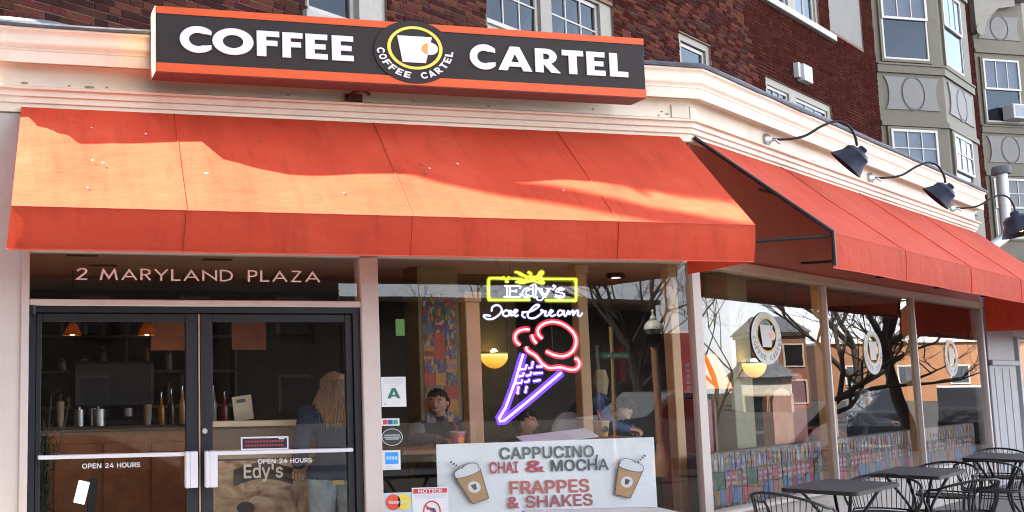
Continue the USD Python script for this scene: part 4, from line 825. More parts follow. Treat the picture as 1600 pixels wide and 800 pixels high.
for x, r, lab in ((0.84, 0.05, 'narrow steel canister at the left of the counter'), (1.02, 0.075, 'wide steel canister on the counter')):
    c = thing('canister', lab, 'canister', FR, 0, (x, 2.50, 1.20)); part('can', cyl(r, 0, 0.14, 24), CHROME, c); part('lid', lathe([(0, 0.14), (r*1.03, 0.14), (r*1.03, 0.155), (0.02, 0.16), (0.015, 0.18), (0, 0.182)], 20), CHROME, c)
for x, lab in ((1.727, 'left one of two orange hanging menu boards'), (2.541, 'right one of two orange hanging menu boards')):
    m_ = thing('menu_board', lab, 'menu board', FR, 0, (x, 2.6, 1.92)); part('board', bx(-0.178, 0.178, 0, 0.02, 0, 0.355), mat('board_orange', (0.36, 0.10, 0.035), 0.5, 0.25, 4), m_)
    for s in (-0.15, 0.15): part('wire', tube([(s, 0.01, 0.355), (s, 0.01, 0.75)], 0.003, 5), BLACKIRON, m_)
sh = thing('back_shelf', 'dark shelf unit with jars on the back wall of the shop', 'shelf', FR, 0, (1.2, 4.3, 0.02))
for z in (1.3, 1.7, 2.1, 2.45): part('board', bx(-1.0, 1.6, 0, 0.25, z, z+0.03), mat('shelf_dark', (0.10, 0.07, 0.05), 0.6), sh)
for x in (-1.0, 0.3, 1.57): part('upright', bx(x, x+0.03, 0, 0.25, 0.0, 2.48), MATS['shelf_dark'], sh)
JC = [mat('jar_%d' % i, c, 0.35) for i, c in enumerate(((0.11, 0.06, 0.018), (0.05, 0.016, 0.01), (0.10, 0.08, 0.05), (0.025, 0.04, 0.025), (0.16, 0.08, 0.012)))]
for k in range(30):
    z = (1.33, 1.73, 2.13)[k % 3]; h = rnd.uniform(0.14, 0.28); r = rnd.uniform(0.04, 0.07)
    solo('jar', at(lathe([(0, 0), (r, 0), (r, h*0.75), (r*0.6, h*0.88), (r*0.65, h), (0, h)], 14), (0.28+(k//3)*0.245+rnd.uniform(-0.03, 0.03), 4.42, z+0.02)), JC[k % 5], 'small jar in the rows on the dim back shelf', 'jar', 'jars on the back shelf')
fz = thing('ice_cream_freezer', 'ice cream freezer with swirled picture front and Edy\'s banner behind the right door', 'freezer', FR, 0, (2.20, 0.72, 0.02))
SWIRL = usdkit.material(stage, '/World/Looks/freezer_print', {'g': ('geometry', {}), 'mp': ('mapping', {'scale': (1.6, 1, 3.2)}), 'n': ('noise_texture', {'scale': 1.7, 'detail': 3.0, 'distortion': 1.6}), 'r': ('rgb_ramp', {'ramp': [(0.3, (0.12, 0.055, 0.03)), (0.45, (0.34, 0.20, 0.11)), (0.6, (0.50, 0.36, 0.23)), (0.75, (0.28, 0.15, 0.08))]}), 'p': ('principled_bsdf', {'roughness': 0.35})},
                       [('g.position', 'mp.vector'), ('mp.vector', 'n.vector'), ('n.fac', 'r.fac'), ('r.color', 'p.base_color')], surface='p.BSDF')
part('cabinet', rbox(-0.44, 0.62, 0.012, 0.62, 0.03, 1.20), mat('freezer_brown', (0.13, 0.075, 0.045), 0.4), fz); part('picture_panel', bx(-0.42, 0.60, 0.0, 0.0115, 0.06, 0.94), SWIRL, fz, smooth=False)
part('glass_rail', rbox(-0.45, 0.63, -0.012, 0.05, 1.215, 1.262), mat('rail_cream', (0.66, 0.55, 0.40), 0.4), fz); part('kick_band', bx(-0.42, 0.60, -0.002, 0.0, 0.955, 1.03), mat('band_tan', (0.40, 0.31, 0.21), 0.5), fz, smooth=False)
arch = [(-0.25+0.5*u, 0.735+0.055*math.sin(math.pi*u)) for u in np.linspace(0, 1, 16)]+[(0.25-0.5*u, 0.865+0.06*math.sin(math.pi*u)) for u in np.linspace(0, 1, 16)]
part('banner', ext(Polygon(arch), -0.004, -0.0005), mat('banner_dark', (0.045, 0.025, 0.022), 0.4), fz, smooth=False)
part('banner_word', text("Edy's", 0.33, 0.105, -0.0042, 0.0, 0.80, bold=True, depth=0.002), mat('banner_cream', (0.88, 0.78, 0.68), 0.5), fz, smooth=False)
part('dark_oval', ext(ell(-0.15, 0.56, 0.075, 0.05), -0.004, -0.0005), MATS['banner_dark'], fz, smooth=False)
for k in range(7):
    sy_b = thing('syrup_bottle', ('amber', 'dark', 'honey', 'green', 'brown', 'pale', 'red')[k]+' pump bottle in the row right of the coffee machine', 'bottle', FR, 0, (1.64+k*0.105, 2.55+0.03*(k % 2), 1.20)); h_ = 0.26+0.03*(k % 3)
    part('bottle', lathe([(0, 0), (0.036, 0), (0.036, h_*0.6), (0.014, h_*0.78), (0.014, h_), (0, h_)], 14), mat('syrup_%d' % k, ((0.26, 0.11, 0.015), (0.04, 0.02, 0.012), (0.34, 0.20, 0.04), (0.05, 0.08, 0.03), (0.12, 0.05, 0.02), (0.28, 0.24, 0.16), (0.18, 0.02, 0.015))[k], 0.15), sy_b); part('pump', tube([(0, 0, h_), (0, 0, h_+0.05), (0, -0.05, h_+0.045)], 0.006, 6), CHROME, sy_b)
for k, (x_, y_, n_) in enumerate(((0.66, 2.5, 5), (1.50, 2.5, 4), (1.80, 1.05, 4))):
    cs_ = thing('cup_stack', ('stack of paper cups at the left end of the counter', 'stack of paper cups beside the coffee machine', 'stack of paper cups on the freezer')[k], 'cups', FR, 0, (x_, y_, 1.20 if k < 2 else 1.22))
    for q in range(n_): part('cup', at(lathe([(0, 0), (0.03, 0), (0.042, 0.09), (0.044, 0.092), (0, 0.085)], 16), (0, 0, q*0.035)), mat('paper_cup', (0.32, 0.25, 0.18), 0.6), cs_)
for k, (x_, y_, z_) in enumerate(((0.75, 2.2, 2.05), (1.45, 2.2, 2.05), (2.55, 2.9, 2.1))):
    pl_ = thing('pendant_lamp', ('left', 'middle', 'right')[k]+' one of three small amber pendant lamps over the counter', 'ceiling light', FR, 0, (x_, y_, z_)); part('shade', lathe([(0.02, 0.12), (0.03, 0.12), (0.09, 0.0), (0.085, 0.0), (0.02, 0.12)], 20), mat('pendant_amber', (0.30, 0.12, 0.02), 0.4, transl=0.4), pl_); part('bulb', at(trimesh.creation.icosphere(2, 0.025), (0, 0, 0.02)), emit('pendant_bulb', (1.0, 0.60, 0.22), 3.0), pl_); part('cord', tube([(0, 0, 0.12), (0, 0, 2.66-z_)], 0.004, 5), BLACKIRON, pl_)
gw = thing('glint_panel', 'small glowing white panel on a dark stand, added for a glint low in the left door', 'screen', FR, 0, (0.735, 0.9, 0.02)); part('panel', V(rbox(-0.045, 0.045, -0.012, 0.0, 0.62, 0.80, 0.004), trimesh.transformations.rotation_matrix(math.radians(14), [0, 1, 0], (0, 0, 0.7))), emit('glint_white', (1.0, 0.98, 0.92), 0.08), gw); part('stand', V(rbox(0.0, 0.06, 0.002, 0.05, 0.0, 0.82, 0.004), trimesh.transformations.rotation_matrix(math.radians(5), [0, 1, 0])), BLACKFRAME, gw); part('foot', cyl(0.12, 0, 0.02), BLACKFRAME, gw)  # glowing panel added in place of a specular glint in the door glass
pp = thing('potted_plant', 'leggy potted plant at the left edge inside the left door', 'plant', FR, 0, (0.42, 1.0, 0.02)); part('pot', lathe([(0, 0), (0.11, 0), (0.15, 0.28), (0.14, 0.28), (0, 0.26)], 20), mat('terracotta', (0.20, 0.07, 0.035), 0.7), pp)
pr_ = np.random.default_rng(3); stems_, leaves_ = [], []
for k in range(9):
    e_ = np.array([pr_.normal(0, 0.10), pr_.normal(0, 0.10), pr_.uniform(0.9, 1.55)]); st_ = spline([(0, 0, 0.26), tuple(e_*[0.3, 0.3, 0.5]), tuple(e_)], 6); stems_.append(tube(st_, 0.006, 5))
    for p_ in st_[5:]:
        for q in range(2): d_ = pr_.normal(0, 1, 3); d_ /= np.linalg.norm(d_); w_ = np.cross(d_, [0, 0, 1.0]); leaves_.append(trimesh.Trimesh([p_, p_+d_*0.06+w_*0.02, p_+d_*0.13, p_+d_*0.06-w_*0.02], [[0, 1, 2], [0, 2, 3]], process=False))
part('stems', cat(stems_), mat('stem_green', (0.05, 0.05, 0.02), 0.7), pp); part('foliage', cat(leaves_), mat('leaf_green', (0.07, 0.075, 0.025), 0.6), pp, smooth=False, kind='stuff')
pc = thing('price_placard', 'tilted cream price card standing on the freezer top', 'card', FR, math.radians(6), (2.065, 0.80, 1.285)); part('card', V(bx(-0.085, 0.085, 0, 0.004, 0, 0.20), trimesh.transformations.rotation_matrix(math.radians(-7), [0, 1, 0])), mat('card_cream', (0.42, 0.36, 0.27), 0.6), pc); part('text_block', V(bx(-0.05, 0.03, -0.002, -0.0005, 0.145, 0.175), trimesh.transformations.rotation_matrix(math.radians(-7), [0, 1, 0])), INK, pc)

# comics: colourful printed panels
def comic(name, a, b, sc, val=0.4):
    return usdkit.material(stage, '/World/Looks/'+name, {'g': ('geometry', {}), 'o': ('texture_coordinate', {}), 'mp': ('mapping', {'scale': (1.0, 1.0, 0.45), 'location': (a, b, a*b)}), 'v': ('voronoi_texture', {'scale': sc, 'randomness': 1.0}), 's': ('separate_color', {}), 'r': ('rgb_ramp', {'interpolate': False, 'ramp': [(0.0, (0.30, 0.045, 0.03)), (0.18, (0.06, 0.12, 0.30)), (0.34, (0.42, 0.34, 0.26)), (0.5, (0.05, 0.055, 0.06)), (0.62, (0.40, 0.22, 0.04)), (0.76, (0.05, 0.18, 0.09)), (0.88, (0.16, 0.10, 0.24))]}), 'h': ('hsv', {'saturation': 1.1, 'value': val}), 'p': ('principled_bsdf', {'roughness': 0.45})},
                           [('g.position', 'mp.vector'), ('mp.vector', 'v.vector'), ('v.color', 's.color'), ('s.r', 'r.fac'), ('r.color', 'h.color'), ('h.color', 'p.base_color')], surface='p.BSDF')
CM = [comic('comic_%d' % i, 1.3*i, 2.1*i+0.4, 30.0+5*i, 0.42) for i in range(5)]; CM2 = [comic('cover_%d' % i, 1.7*i, 1.1*i+0.4, 30.0+5*i, 0.85) for i in range(5)]
LBL = mat('comic_label', (0.20, 0.15, 0.17), 0.5, 0.05); LBR = mat('comic_red', (0.20, 0.016, 0.022), 0.5, 0.1); CBL = mat('comic_blue', (0.016, 0.065, 0.15), 0.5, 0.2, 20); CGR = mat('comic_green', (0.014, 0.038, 0.022), 0.5, 0.2, 20); CYE = mat('comic_yellow', (0.13, 0.07, 0.015), 0.5, 0.2, 20)
col = thing('comic_column', 'pillar papered with rows of bright comic book covers', 'column', FR, 0, (4.16, 1.6, 0.02))
part('core', bx(-0.205, 0.205, 0.0, 0.36, 0, 2.66), mat('column_olive', (0.19, 0.15, 0.06), 0.7), col, smooth=False)
for j in range(16):
    for i in range(3):
        x0 = -0.165+i*0.112; z0 = 0.40+j*0.125
        cv_ = part('cover', bx(x0, x0+0.108, -0.004-0.001*((i+j) % 3), -0.0005, z0, z0+0.121), (CM2+[mat('cover_amber', (0.42, 0.20, 0.03), 0.5, 0.3, 25), mat('cover_red', (0.38, 0.05, 0.03), 0.5, 0.3, 25)])[(i*5+j*3+(i*j) % 4) % 7], col, smooth=False)
        if (i+j*2) % 5 == 2: part('title', bx(x0+0.01, x0+0.098, -0.009, -0.0065, z0+0.03, z0+0.075), LBR if j % 2 else LBL, cv_, smooth=False)
band = thing('comic_dado', 'low wall of comic book covers along the foot of the side windows', 'dado', SD, 0, (0.1, 0.16, 0.02))
part('core', bx(0.15, 9.0, 0.012, 0.10, 0, 0.915), mat('dado_core', (0.06, 0.05, 0.05), 0.7), band, smooth=False)
dr_ = random.Random(11); FIG = (CYE, mat('comic_violet', (0.11, 0.08, 0.22), 0.5, 0.2, 20), LBR, mat('comic_grey', (0.20, 0.21, 0.24), 0.5, 0.2, 20), mat('comic_tan', (0.26, 0.13, 0.06), 0.5, 0.2, 20))
for i in range(74):
    x0 = 0.16+i*0.1195
    for j, (z0, z1) in enumerate(((0.32, 0.46), (0.465, 0.60), (0.605, 0.745), (0.75, 0.905))):
        m = dr_.choice(CM) if j in (0, 3) else (dr_.choice((CBL, CBL, CYE, CM[1], LBR)) if j == 1 else dr_.choice((CGR, CM[0], CM[2], CM[4], LBR)))
        zj = dr_.uniform(-0.004, 0.004); cv_ = part('cover', bx(x0, x0+dr_.uniform(0.105, 0.117), 0.001*((i+j) % 3), 0.0115, z0+zj, z1+zj), m, band, smooth=False)
        if j == 2 and i % 2 == dr_.randint(0, 1):
            part('title', bx(x0+0.008, x0+0.098, -0.003, -0.0005, z0+0.02, z0+0.10), LBL, cv_, smooth=False); part('title', bx(x0+0.018, x0+0.090, -0.005, -0.0032, z0+0.045, z0+0.075), LBR, cv_, smooth=False)
        if j == 3 or (j == 0 and i % 3 == 0): part('figure', ext(ell(x0+dr_.uniform(0.045, 0.07), (z0+z1)/2+dr_.uniform(-0.02, 0.01), dr_.uniform(0.018, 0.036), dr_.uniform(0.04, 0.064)), -0.003, -0.0005), dr_.choice(FIG), cv_, smooth=False)
# posts, lamps, partition, signs
def post(x, y, w, label, T=FR, h=2.66, m=None):
    t = thing('wooden_post', label, 'post', T, 0, (x, y, 0.02)); part('shaft', rbox(-w/2, w/2, -0.06, 0.06, 0.1, h-0.09), m or TANWOOD, t); part('base', rbox(-w/2-0.015, w/2+0.015, -0.075, 0.075, 0, 0.099), m or TANWOOD, t)
    if h > 2.0: part('cap', rbox(-w/2-0.015, w/2+0.015, -0.075, 0.075, h-0.089, h), m or TANWOOD, t)
post(4.204, 1.0, 0.136, 'tan wooden post left of the neon cone', h=2.36); post(5.472, 1.3, 0.105, 'thin tan post right of the neon lettering'); post(5.928, 0.55, 0.085, 'tan wooden post just inside the corner window')
post(4.76, 0.6, 0.16, 'short tan post behind the first side mullion', T=SD, h=1.38)
pt = thing('partition', 'olive painted partition wall carrying a glowing wall light', 'partition', FR, 0, (4.93, 2.25, 0.02)); part('panel', bx(-0.34, 0.36, 0, 0.1, 0, 2.66), OLIVE, pt)
pt = thing('partition', 'olive grey square column inside the side window', 'partition', SD, 0, (2.51, 0.66, 0.02)); part('panel', rbox(-0.24, 0.24, 0, 0.25, 0, 2.66), mat('column_greyolive', (0.22, 0.21, 0.13), 0.8), pt)
def sconce(T, loc, label, s=1.0):
    t = thing('wall_sconce', label, 'wall light', T, 0, loc)
    g = [(r*math.cos(a), -0.155*s*math.sin(a)) for r, a in [(0.15*s, q) for q in np.linspace(math.pi/2, 0.0, 12)]]
    b = lathe(g, 28, math.pi*2); b.vertices[:, 1] *= 0.75
    part('bowl', b, usdkit.material(stage, '/World/Looks/'+numbered('mat', 'sconce_glow'), {'g': ('texture_coordinate', {}), 's': ('separate_xyz', {}), 'r': ('rgb_ramp', {'ramp': [(0.0, (0.55, 0.23, 0.015)), (0.7, (0.95, 0.52, 0.06)), (1.0, (1.0, 0.85, 0.42))]}), 'm': ('map_range', {'from_min': -0.15, 'from_max': 0.0}), 'p': ('principled_bsdf', {'base_color': (0.5, 0.35, 0.1), 'emission_strength': 0.075})},
                                      [('g.object', 's.vector'), ('s.z', 'm.value'), ('m.result', 'r.fac'), ('r.color', 'p.emission_color')], surface='p.BSDF'), t, smooth=True)
    part('rim', at(trimesh.creation.torus(0.15*s, 0.008), s=(1, 0.75, 1)), mat('brass', (0.5, 0.35, 0.12), 0.35, metal=0.8), t)
    part('lamp', at(trimesh.creation.icosphere(2, 0.035), (0, 0, 0.01)), emit('sconce_bulb', (1.0, 0.72, 0.30), 1.6), t)
    part('bracket', bx(-0.03, 0.03, 0.02, 0.12, -0.08, 0.0), MATS['brass'], t)
sconce(FR, (4.975, 2.13, 1.865), 'glowing yellow half bowl wall light left of the neon cone')
sconce(SD, (2.51, 0.54, 1.745), 'glowing yellow half bowl wall light seen through the side window')
wl_ = thing('uplight', 'small amber wall light strip at the left edge of the left door', 'wall light', FR, 0, (0.22, 1.2, 1.80)); part('strip', rbox(-0.03, 0.03, -0.03, 0.03, 0.0, 0.22, 0.006), emit('amber_strip', (1.0, 0.42, 0.08), 0.06), wl_); part('bracket', bx(-0.14, -0.03, -0.02, 0.02, 0.08, 0.14), BLACKIRON, wl_)
gl = thing('green_board', 'small dull green lit board high in the dark shop', 'board', FR, 0, (4.42, 3.0, 2.08)); part('board', bx(-0.15, 0.15, 0, 0.02, 0, 0.18), emit('green_board_face', (0.10, 0.20, 0.06), 0.05, (0.1, 0.2, 0.08)), gl); part('hanger', tube([(0, 0.01, 0.18), (0, 0.01, 0.59)], 0.006, 6), BLACKIRON, gl)
rs = thing('red_banner', 'tall narrow red banner with pale lettering hanging beside the corner post', 'banner', FR, 0, (6.60, 1.3, 1.45)); part('cloth', bx(-0.075, 0.075, 0, 0.006, 0, 0.60), mat('banner_red', (0.36, 0.025, 0.03), 0.7, 0.1), rs)
for k in range(5): part('character', bx(-0.03, 0.015, -0.003, -0.0005, 0.03+k*0.055, 0.065+k*0.055), LBL, rs)
part('rod', tube([(0, 0.003, 0.6), (0, 0.003, 1.22)], 0.004, 5), BLACKIRON, rs)
cl_ = thing('table_lamp', 'cream half shade lamp on a thin stem behind the poster', 'lamp', FR, 0, (5.96, 1.8, 0.8)); part('shade', lathe([(0.02, 0.88), (0.05, 0.885), (0.075, 0.78), (0.055, 0.64), (0.02, 0.62), (0.02, 0.88)], 20), mat('lamp_cream', (0.70, 0.63, 0.42), 0.5, transl=0.3), cl_); part('stem', tube([(0, 0, 0), (0, 0, 0.63)], 0.008), BLACKIRON, cl_); part('foot', cyl(0.08, 0, 0.02), BLACKIRON, cl_)
ol = thing('orange_lamp', 'bright orange cone lampshade on a dark stand by the corner post', 'lamp', SD, 0, (1.60, 0.6, 0.02)); part('shade', lathe([(0.19, 1.47), (0.06, 1.80), (0.055, 1.80), (0.185, 1.47), (0.19, 1.47)], 28), emit('shade_orange', (1.0, 0.20, 0.012), 0.05, (0.7, 0.16, 0.02)), ol); part('stem', tube([(0, 0, 0), (0, 0, 1.78)], 0.014), BLACKIRON, ol); part('foot', cyl(0.14, 0, 0.025), BLACKIRON, ol)
for v, w_, zt, m, lab in ((3.63, 0.56, 1.46, mat('booth_tan', (0.50, 0.20, 0.11), 0.6, 0.15), 'tan brown high backed booth seat by the side window'), (4.12, 0.42, 1.63, mat('booth_maroon', (0.22, 0.045, 0.035), 0.6, 0.15), 'taller maroon booth seat next to the tan one')):
    b = thing('booth_seat', lab, 'booth seat', SD, 0, (v, 0.75, 0.02)); r_ = w_/2
    part('back', ext(Polygon([(-r_, 0.45), (r_, 0.45), (r_, zt-0.16), (r_*0.72, zt-0.04), (0, zt), (-r_*0.72, zt-0.04), (-r_, zt-0.16)]), -0.05, 0.06), m, b); part('cushion', rbox(-r_, r_, 0.06, 0.55, 0.40, 0.50, 0.03), m, b); part('plinth', bx(-r_+0.02, r_-0.02, 0.0, 0.52, 0, 0.398), MATS['shelf_dark'], b)
sb_ = thing('side_counter', 'dark narrow counter along the inside of the side windows', 'counter', SD, 0, (4.6, 1.3, 0.02)); part('top', rbox(-3.2, 4.2, 0, 0.45, 0.90, 0.94), mat('dark_top', (0.05, 0.03, 0.025), 0.35), sb_)
for k in range(6): part('leg', bx(-3.1+k*1.42, -3.04+k*1.42, 0.2, 0.26, 0, 0.898), BLACKIRON, sb_)
mt = thing('maroon_cabinet', 'maroon box cabinet beneath the orange lamp', 'cabinet', SD, 0, (1.80, 0.75, 0.02)); part('carcass', rbox(-0.22, 0.22, 0, 0.4, 0, 1.36), mat('cabinet_maroon', (0.22, 0.04, 0.04), 0.5), mt); part('door', rbox(-0.19, 0.19, -0.015, -0.001, 0.1, 1.30), MATS['cabinet_maroon'], mt)
def high_table(x, y, w, d, z, label):
    t = thing('high_table', label, 'table', FR, 0, (x, y, 0.02)); part('top', rbox(-w/2, w/2, -d/2, d/2, z-0.06, z-0.02), mat('table_wood', (0.27, 0.13, 0.055), 0.4, 0.2), t); part('column', cyl(0.035, 0.02, z-0.06), BLACKIRON, t); part('foot', cyl(0.24, 0, 0.02, 28), BLACKIRON, t)
high_table(4.02, 1.18, 1.05, 0.50, 0.995, 'brown high table in front of the man with the pink cup'); high_table(5.28, 0.98, 0.86, 0.42, 1.07, 'brown high table under the straw cup')
def drink(loc, m, label, straw):
    t = thing('drink_cup', label, 'cup', FR, 0, loc); part('cup', lathe([(0, 0), (0.052, 0), (0.072, 0.135), (0.068, 0.137), (0, 0.12)], 24), m, t); part('lid', lathe([(0.0, 0.146), (0.06, 0.146), (0.077, 0.139), (0.077, 0.133), (0.0, 0.133)], 24), mat('lid_clear', (0.5, 0.45, 0.45), 0.3), t); part('straw', tube([(0, 0, 0.14), (-0.03, 0.01, 0.235)], 0.008, 8), straw, t); part('print', at(cyl(0.03, -0.001, 0.002, 16).apply_transform(trimesh.transformations.rotation_matrix(math.pi/2, [1, 0, 0])), (0, -0.064, 0.07)), AMBER if m is not TANWOOD else DKB, t)
drink((4.065, 1.04, 1.0), mat('cup_pink', (0.62, 0.20, 0.20), 0.45), 'pink plastic cup with a straw in front of the man', mat('straw_red', (0.55, 0.04, 0.06), 0.4)); drink((5.41, 0.92, 1.075), TANWOOD, 'brown paper cup with a red straw above the poster', MATS['straw_red'])
pw = thing('paper_menu', 'long white folded menu held above the poster edge', 'menu', FR, 0, (4.80, 0.62, 1.10)); part('sheet', V(rbox(-0.34, 0.34, -0.10, 0.10, -0.006, 0.006), trimesh.transformations.rotation_matrix(math.radians(-5), [0, 1, 0])@trimesh.transformations.rotation_matrix(math.radians(18), [1, 0, 0])), mat('menu_white', (0.62, 0.65, 0.74), 0.5), pw)
rc = thing('round_back_chair', 'grey rounded chair back inside behind the poster', 'chair', FR, 0, (5.33, 1.36, 0.02)); part('back', ext(ell(0, 1.05, 0.19, 0.22), -0.02, 0.02), mat('chair_grey', (0.19, 0.18, 0.17), 0.6), rc); part('seat', cyl(0.2, 0.68, 0.72, 24), MATS['chair_grey'], rc)
for sx in (-1, 1):
    for sy_ in (-1, 1): part('leg', tube([(sx*0.12, sy_*0.12, 0.69), (sx*0.17, sy_*0.17, 0.0)], 0.012), BLACKIRON, rc)
    part('upright', tube([(sx*0.10, 0.0, 0.70), (sx*0.10, 0.0, 0.90)], 0.012), BLACKIRON, rc)

# ------------------------------------------------------------------ people
SKIN = mat('skin_warm', (0.42, 0.22, 0.145), 0.5, 0.06, 12); SKIN2 = mat('skin_fair', (0.50, 0.29, 0.20), 0.5, 0.05, 12)
def bones(J, B, grow=0.0, res=0.022, clip=None):
    """Joints joined by tapering limbs into one smooth skin."""
    ms = []
    for a, b, ra, rb in B:
        def sp(p, r):
            s = mf.Manifold.sphere(r+grow, 16).translate(tuple(map(float, p))); return s
        ms.append(mf.Manifold.batch_hull([sp(J[a], ra), sp(J[b], rb)]))
    m = mf.Manifold.batch_boolean(ms, mf.OpType.Add).refine_to_length(res).to_mesh()
    t = trimesh.Trimesh(np.array(m.vert_properties[:, :3]), np.array(m.tri_verts)); trimesh.smoothing.filter_taubin(t, iterations=12); return t
def head_mesh():
    h = trimesh.creation.icosphere(4, 1.0); v = h.vertices.copy(); n = v.copy()
    x, y, z = n.T
    w = 0.076*np.where(z < 0, 1-0.34*np.abs(z)**1.6, 1-0.06*z); d = 0.096*np.where(z < 0, np.where(y < 0, 1-0.10*np.abs(z)**2, 1-0.42*np.abs(z)), 1.0)
    v = np.stack([x*w, y*d, z*0.118], 1); front = np.clip(-y, 0, 1)**2
    g = lambda cx, cz, sx, sz: np.exp(-((v[:, 0]-cx)/sx)**2-((v[:, 2]-cz)/sz)**2)*(y < 0)
    v[:, 1] -= 0.024*g(0, -0.022, 0.012, 0.016)+0.013*g(0, 0.003, 0.008, 0.022)
    for s in (-1, 1): v[:, 1] += 0.010*g(s*0.031, 0.010, 0.016, 0.011); v[:, 1] -= 0.005*g(s*0.030, 0.030, 0.022, 0.007)+0.005*g(s*0.042, -0.025, 0.02, 0.02)
    v[:, 1] -= 0.006*g(0, -0.062, 0.022, 0.007)+0.006*g(0, -0.098, 0.02, 0.014); v[:, 1] += 0.004*g(0, -0.079, 0.022, 0.006)
    h.vertices = v; return h
def hand(J, name, wrist, d, nrm, side):
    """Adds palm, four unequal curled fingers and a thumb as bones from the wrist along d, palm facing nrm."""
    d = np.array(d, float); d /= np.linalg.norm(d); nrm = np.array(nrm, float); nrm -= d*(d@nrm); nrm /= np.linalg.norm(nrm); s = np.cross(d, nrm)*side; w = np.array(wrist, float); B = []
    for i, (o, l) in enumerate(((-0.030, 0.062), (-0.010, 0.072), (0.011, 0.067), (0.030, 0.052))):
        J[name+'k%d' % i] = w+d*0.085+s*o; J[name+'m%d' % i] = J[name+'k%d' % i]+(d*0.85+nrm*0.45)*l*0.5; J[name+'t%d' % i] = J[name+'m%d' % i]+(d*0.35+nrm*0.85)*l*0.5
        B += [(name, name+'k%d' % i, 0.019, 0.011), (name+'k%d' % i, name+'m%d' % i, 0.0098, 0.0085), (name+'m%d' % i, name+'t%d' % i, 0.0085, 0.007)]
    J[name+'p'] = w+d*0.03-s*0.034; J[name+'q'] = J[name+'p']+d*0.032-s*0.018+nrm*0.012; J[name+'r'] = J[name+'q']+d*0.028+nrm*0.014
    return B+[(name, name+'p', 0.018, 0.012), (name+'p', name+'q', 0.012, 0.0095), (name+'q', name+'r', 0.0095, 0.008)]
def person(label, T, loc, rz, J, hd, face, tilt=0.0, skin=SKIN, hair='short', hairm=None, topm=None, sleevem=None, legm=None, smile=False, st=1.22):
    """J holds the joints (left of the person = +x when facing -y); hd the head's centre; face the head's turn in radians."""
    t = thing('person', label, 'person', T, rz, loc); J = {k: np.array(v, float) for k, v in J.items()}; S_ = np.diag([st, 1, 1, 1])
    J['head'] = np.array(hd, float); J['neck'] = (J['sl']+J['sr'])/2*0.5+J['head']*0.5+np.array([0, 0.012, -0.03]); J['nb'] = (J['sl']+J['sr'])/2+np.array([0, 0.0, 0.012]); J['ch'] = J['nb']*0.72+J['pv']*0.28; J['wa'] = J['nb']*0.34+J['pv']*0.66
    torso = [('nb', 'ch', 0.062, 0.125), ('sl', 'ch', 0.062, 0.12), ('sr', 'ch', 0.062, 0.12), ('ch', 'wa', 0.122, 0.108), ('wa', 'pv', 0.108, 0.122), ('pv', 'hl', 0.11, 0.095), ('pv', 'hr', 0.11, 0.095), ('sl', 'nb', 0.058, 0.055), ('sr', 'nb', 0.058, 0.055)]
    arms = [(a+s, b+s, ra, rb) for s in 'lr' for a, b, ra, rb in (('s', 'e', 0.054, 0.041), ('e', 'w', 0.040, 0.027))]
    legs = [(a+s, b+s, ra, rb) for s in 'lr' for a, b, ra, rb in (('h', 'k', 0.088, 0.058), ('k', 'f', 0.056, 0.038))]
    for s in 'lr': J['t'+s] = J['f'+s]+np.array([0, -0.13, -0.02])
    hands = []
    for s, sd_ in (('l', 1), ('r', -1)): hands += hand(J, 'w'+s, J['w'+s], J['w'+s]-J['e'+s], J.get('p'+s, np.array([0, -0.3, -1.0])), sd_)
    body = bones(J, torso+arms+legs+hands+[('nb', 'neck', 0.055, 0.052), ('neck', 'head', 0.052, 0.06)]+[('f'+s, 't'+s, 0.036, 0.03) for s in 'lr'], res=0.014)
    R_ = trimesh.transformations.translation_matrix(J['head'])@trimesh.transformations.rotation_matrix(face, [0, 0, 1])@trimesh.transformations.rotation_matrix(tilt, [1, 0, 0])
    h = V(head_mesh(), R_); b = part('body', V(cat(body, h), S_), skin, t, smooth=True)
    HP = lambda n, m, mm: part(n, V(V(m, R_), S_), mm, t, smooth=True)
    for s in (-1, 1):
        e = trimesh.creation.icosphere(2, 0.012); HP('eye', at(e, (s*0.031, -0.0775, 0.011)), mat('eye_white', (0.55, 0.5, 0.46), 0.3)); HP('iris', at(trimesh.creation.icosphere(2, 0.0062), (s*0.031, -0.0845, 0.011)), INK)
        HP('eyebrow', tube([(s*0.016, -0.088, 0.028), (s*0.032, -0.088, 0.034), (s*0.047, -0.078, 0.029)], 0.0038, 6), hairm)
        ear = trimesh.creation.icosphere(2, 1.0); ear.vertices *= [0.010, 0.020, 0.030]; HP('ear', at(ear, (s*0.077, 0.005, -0.002)), skin)
    HP('lips', tube(spline([(-0.026, -0.080, -0.060 if smile else -0.064), (0, -0.093, -0.066), (0.026, -0.080, -0.060 if smile else -0.064)], 4), 0.0058, 6), mat('lip', (0.34, 0.10, 0.085), 0.4))
    if smile: HP('teeth', tube(spline([(-0.022, -0.0845, -0.0615), (0, -0.0985, -0.068), (0.022, -0.0845, -0.0615)], 4), 0.0042, 6), mat('teeth', (0.75, 0.72, 0.66), 0.3))
    hc = head_mesh(); v = hc.vertices; keep = (v[:, 2] > 0.050+0.030*meshkit.noise(v*70)-0.25*np.maximum(0, np.abs(v[:, 0])-0.04)) | ((v[:, 1] > 0.012) & (v[:, 2] > -0.07)) | ((v[:, 1] > -0.02) & (v[:, 2] > 0.015)); nrm = hc.vertex_normals
    hc.vertices = np.where(keep[:, None], v+nrm*(0.009+0.020*meshkit.noise(v*85)[:, None]), v*0.93); hr = HP('hair', hc, hairm)
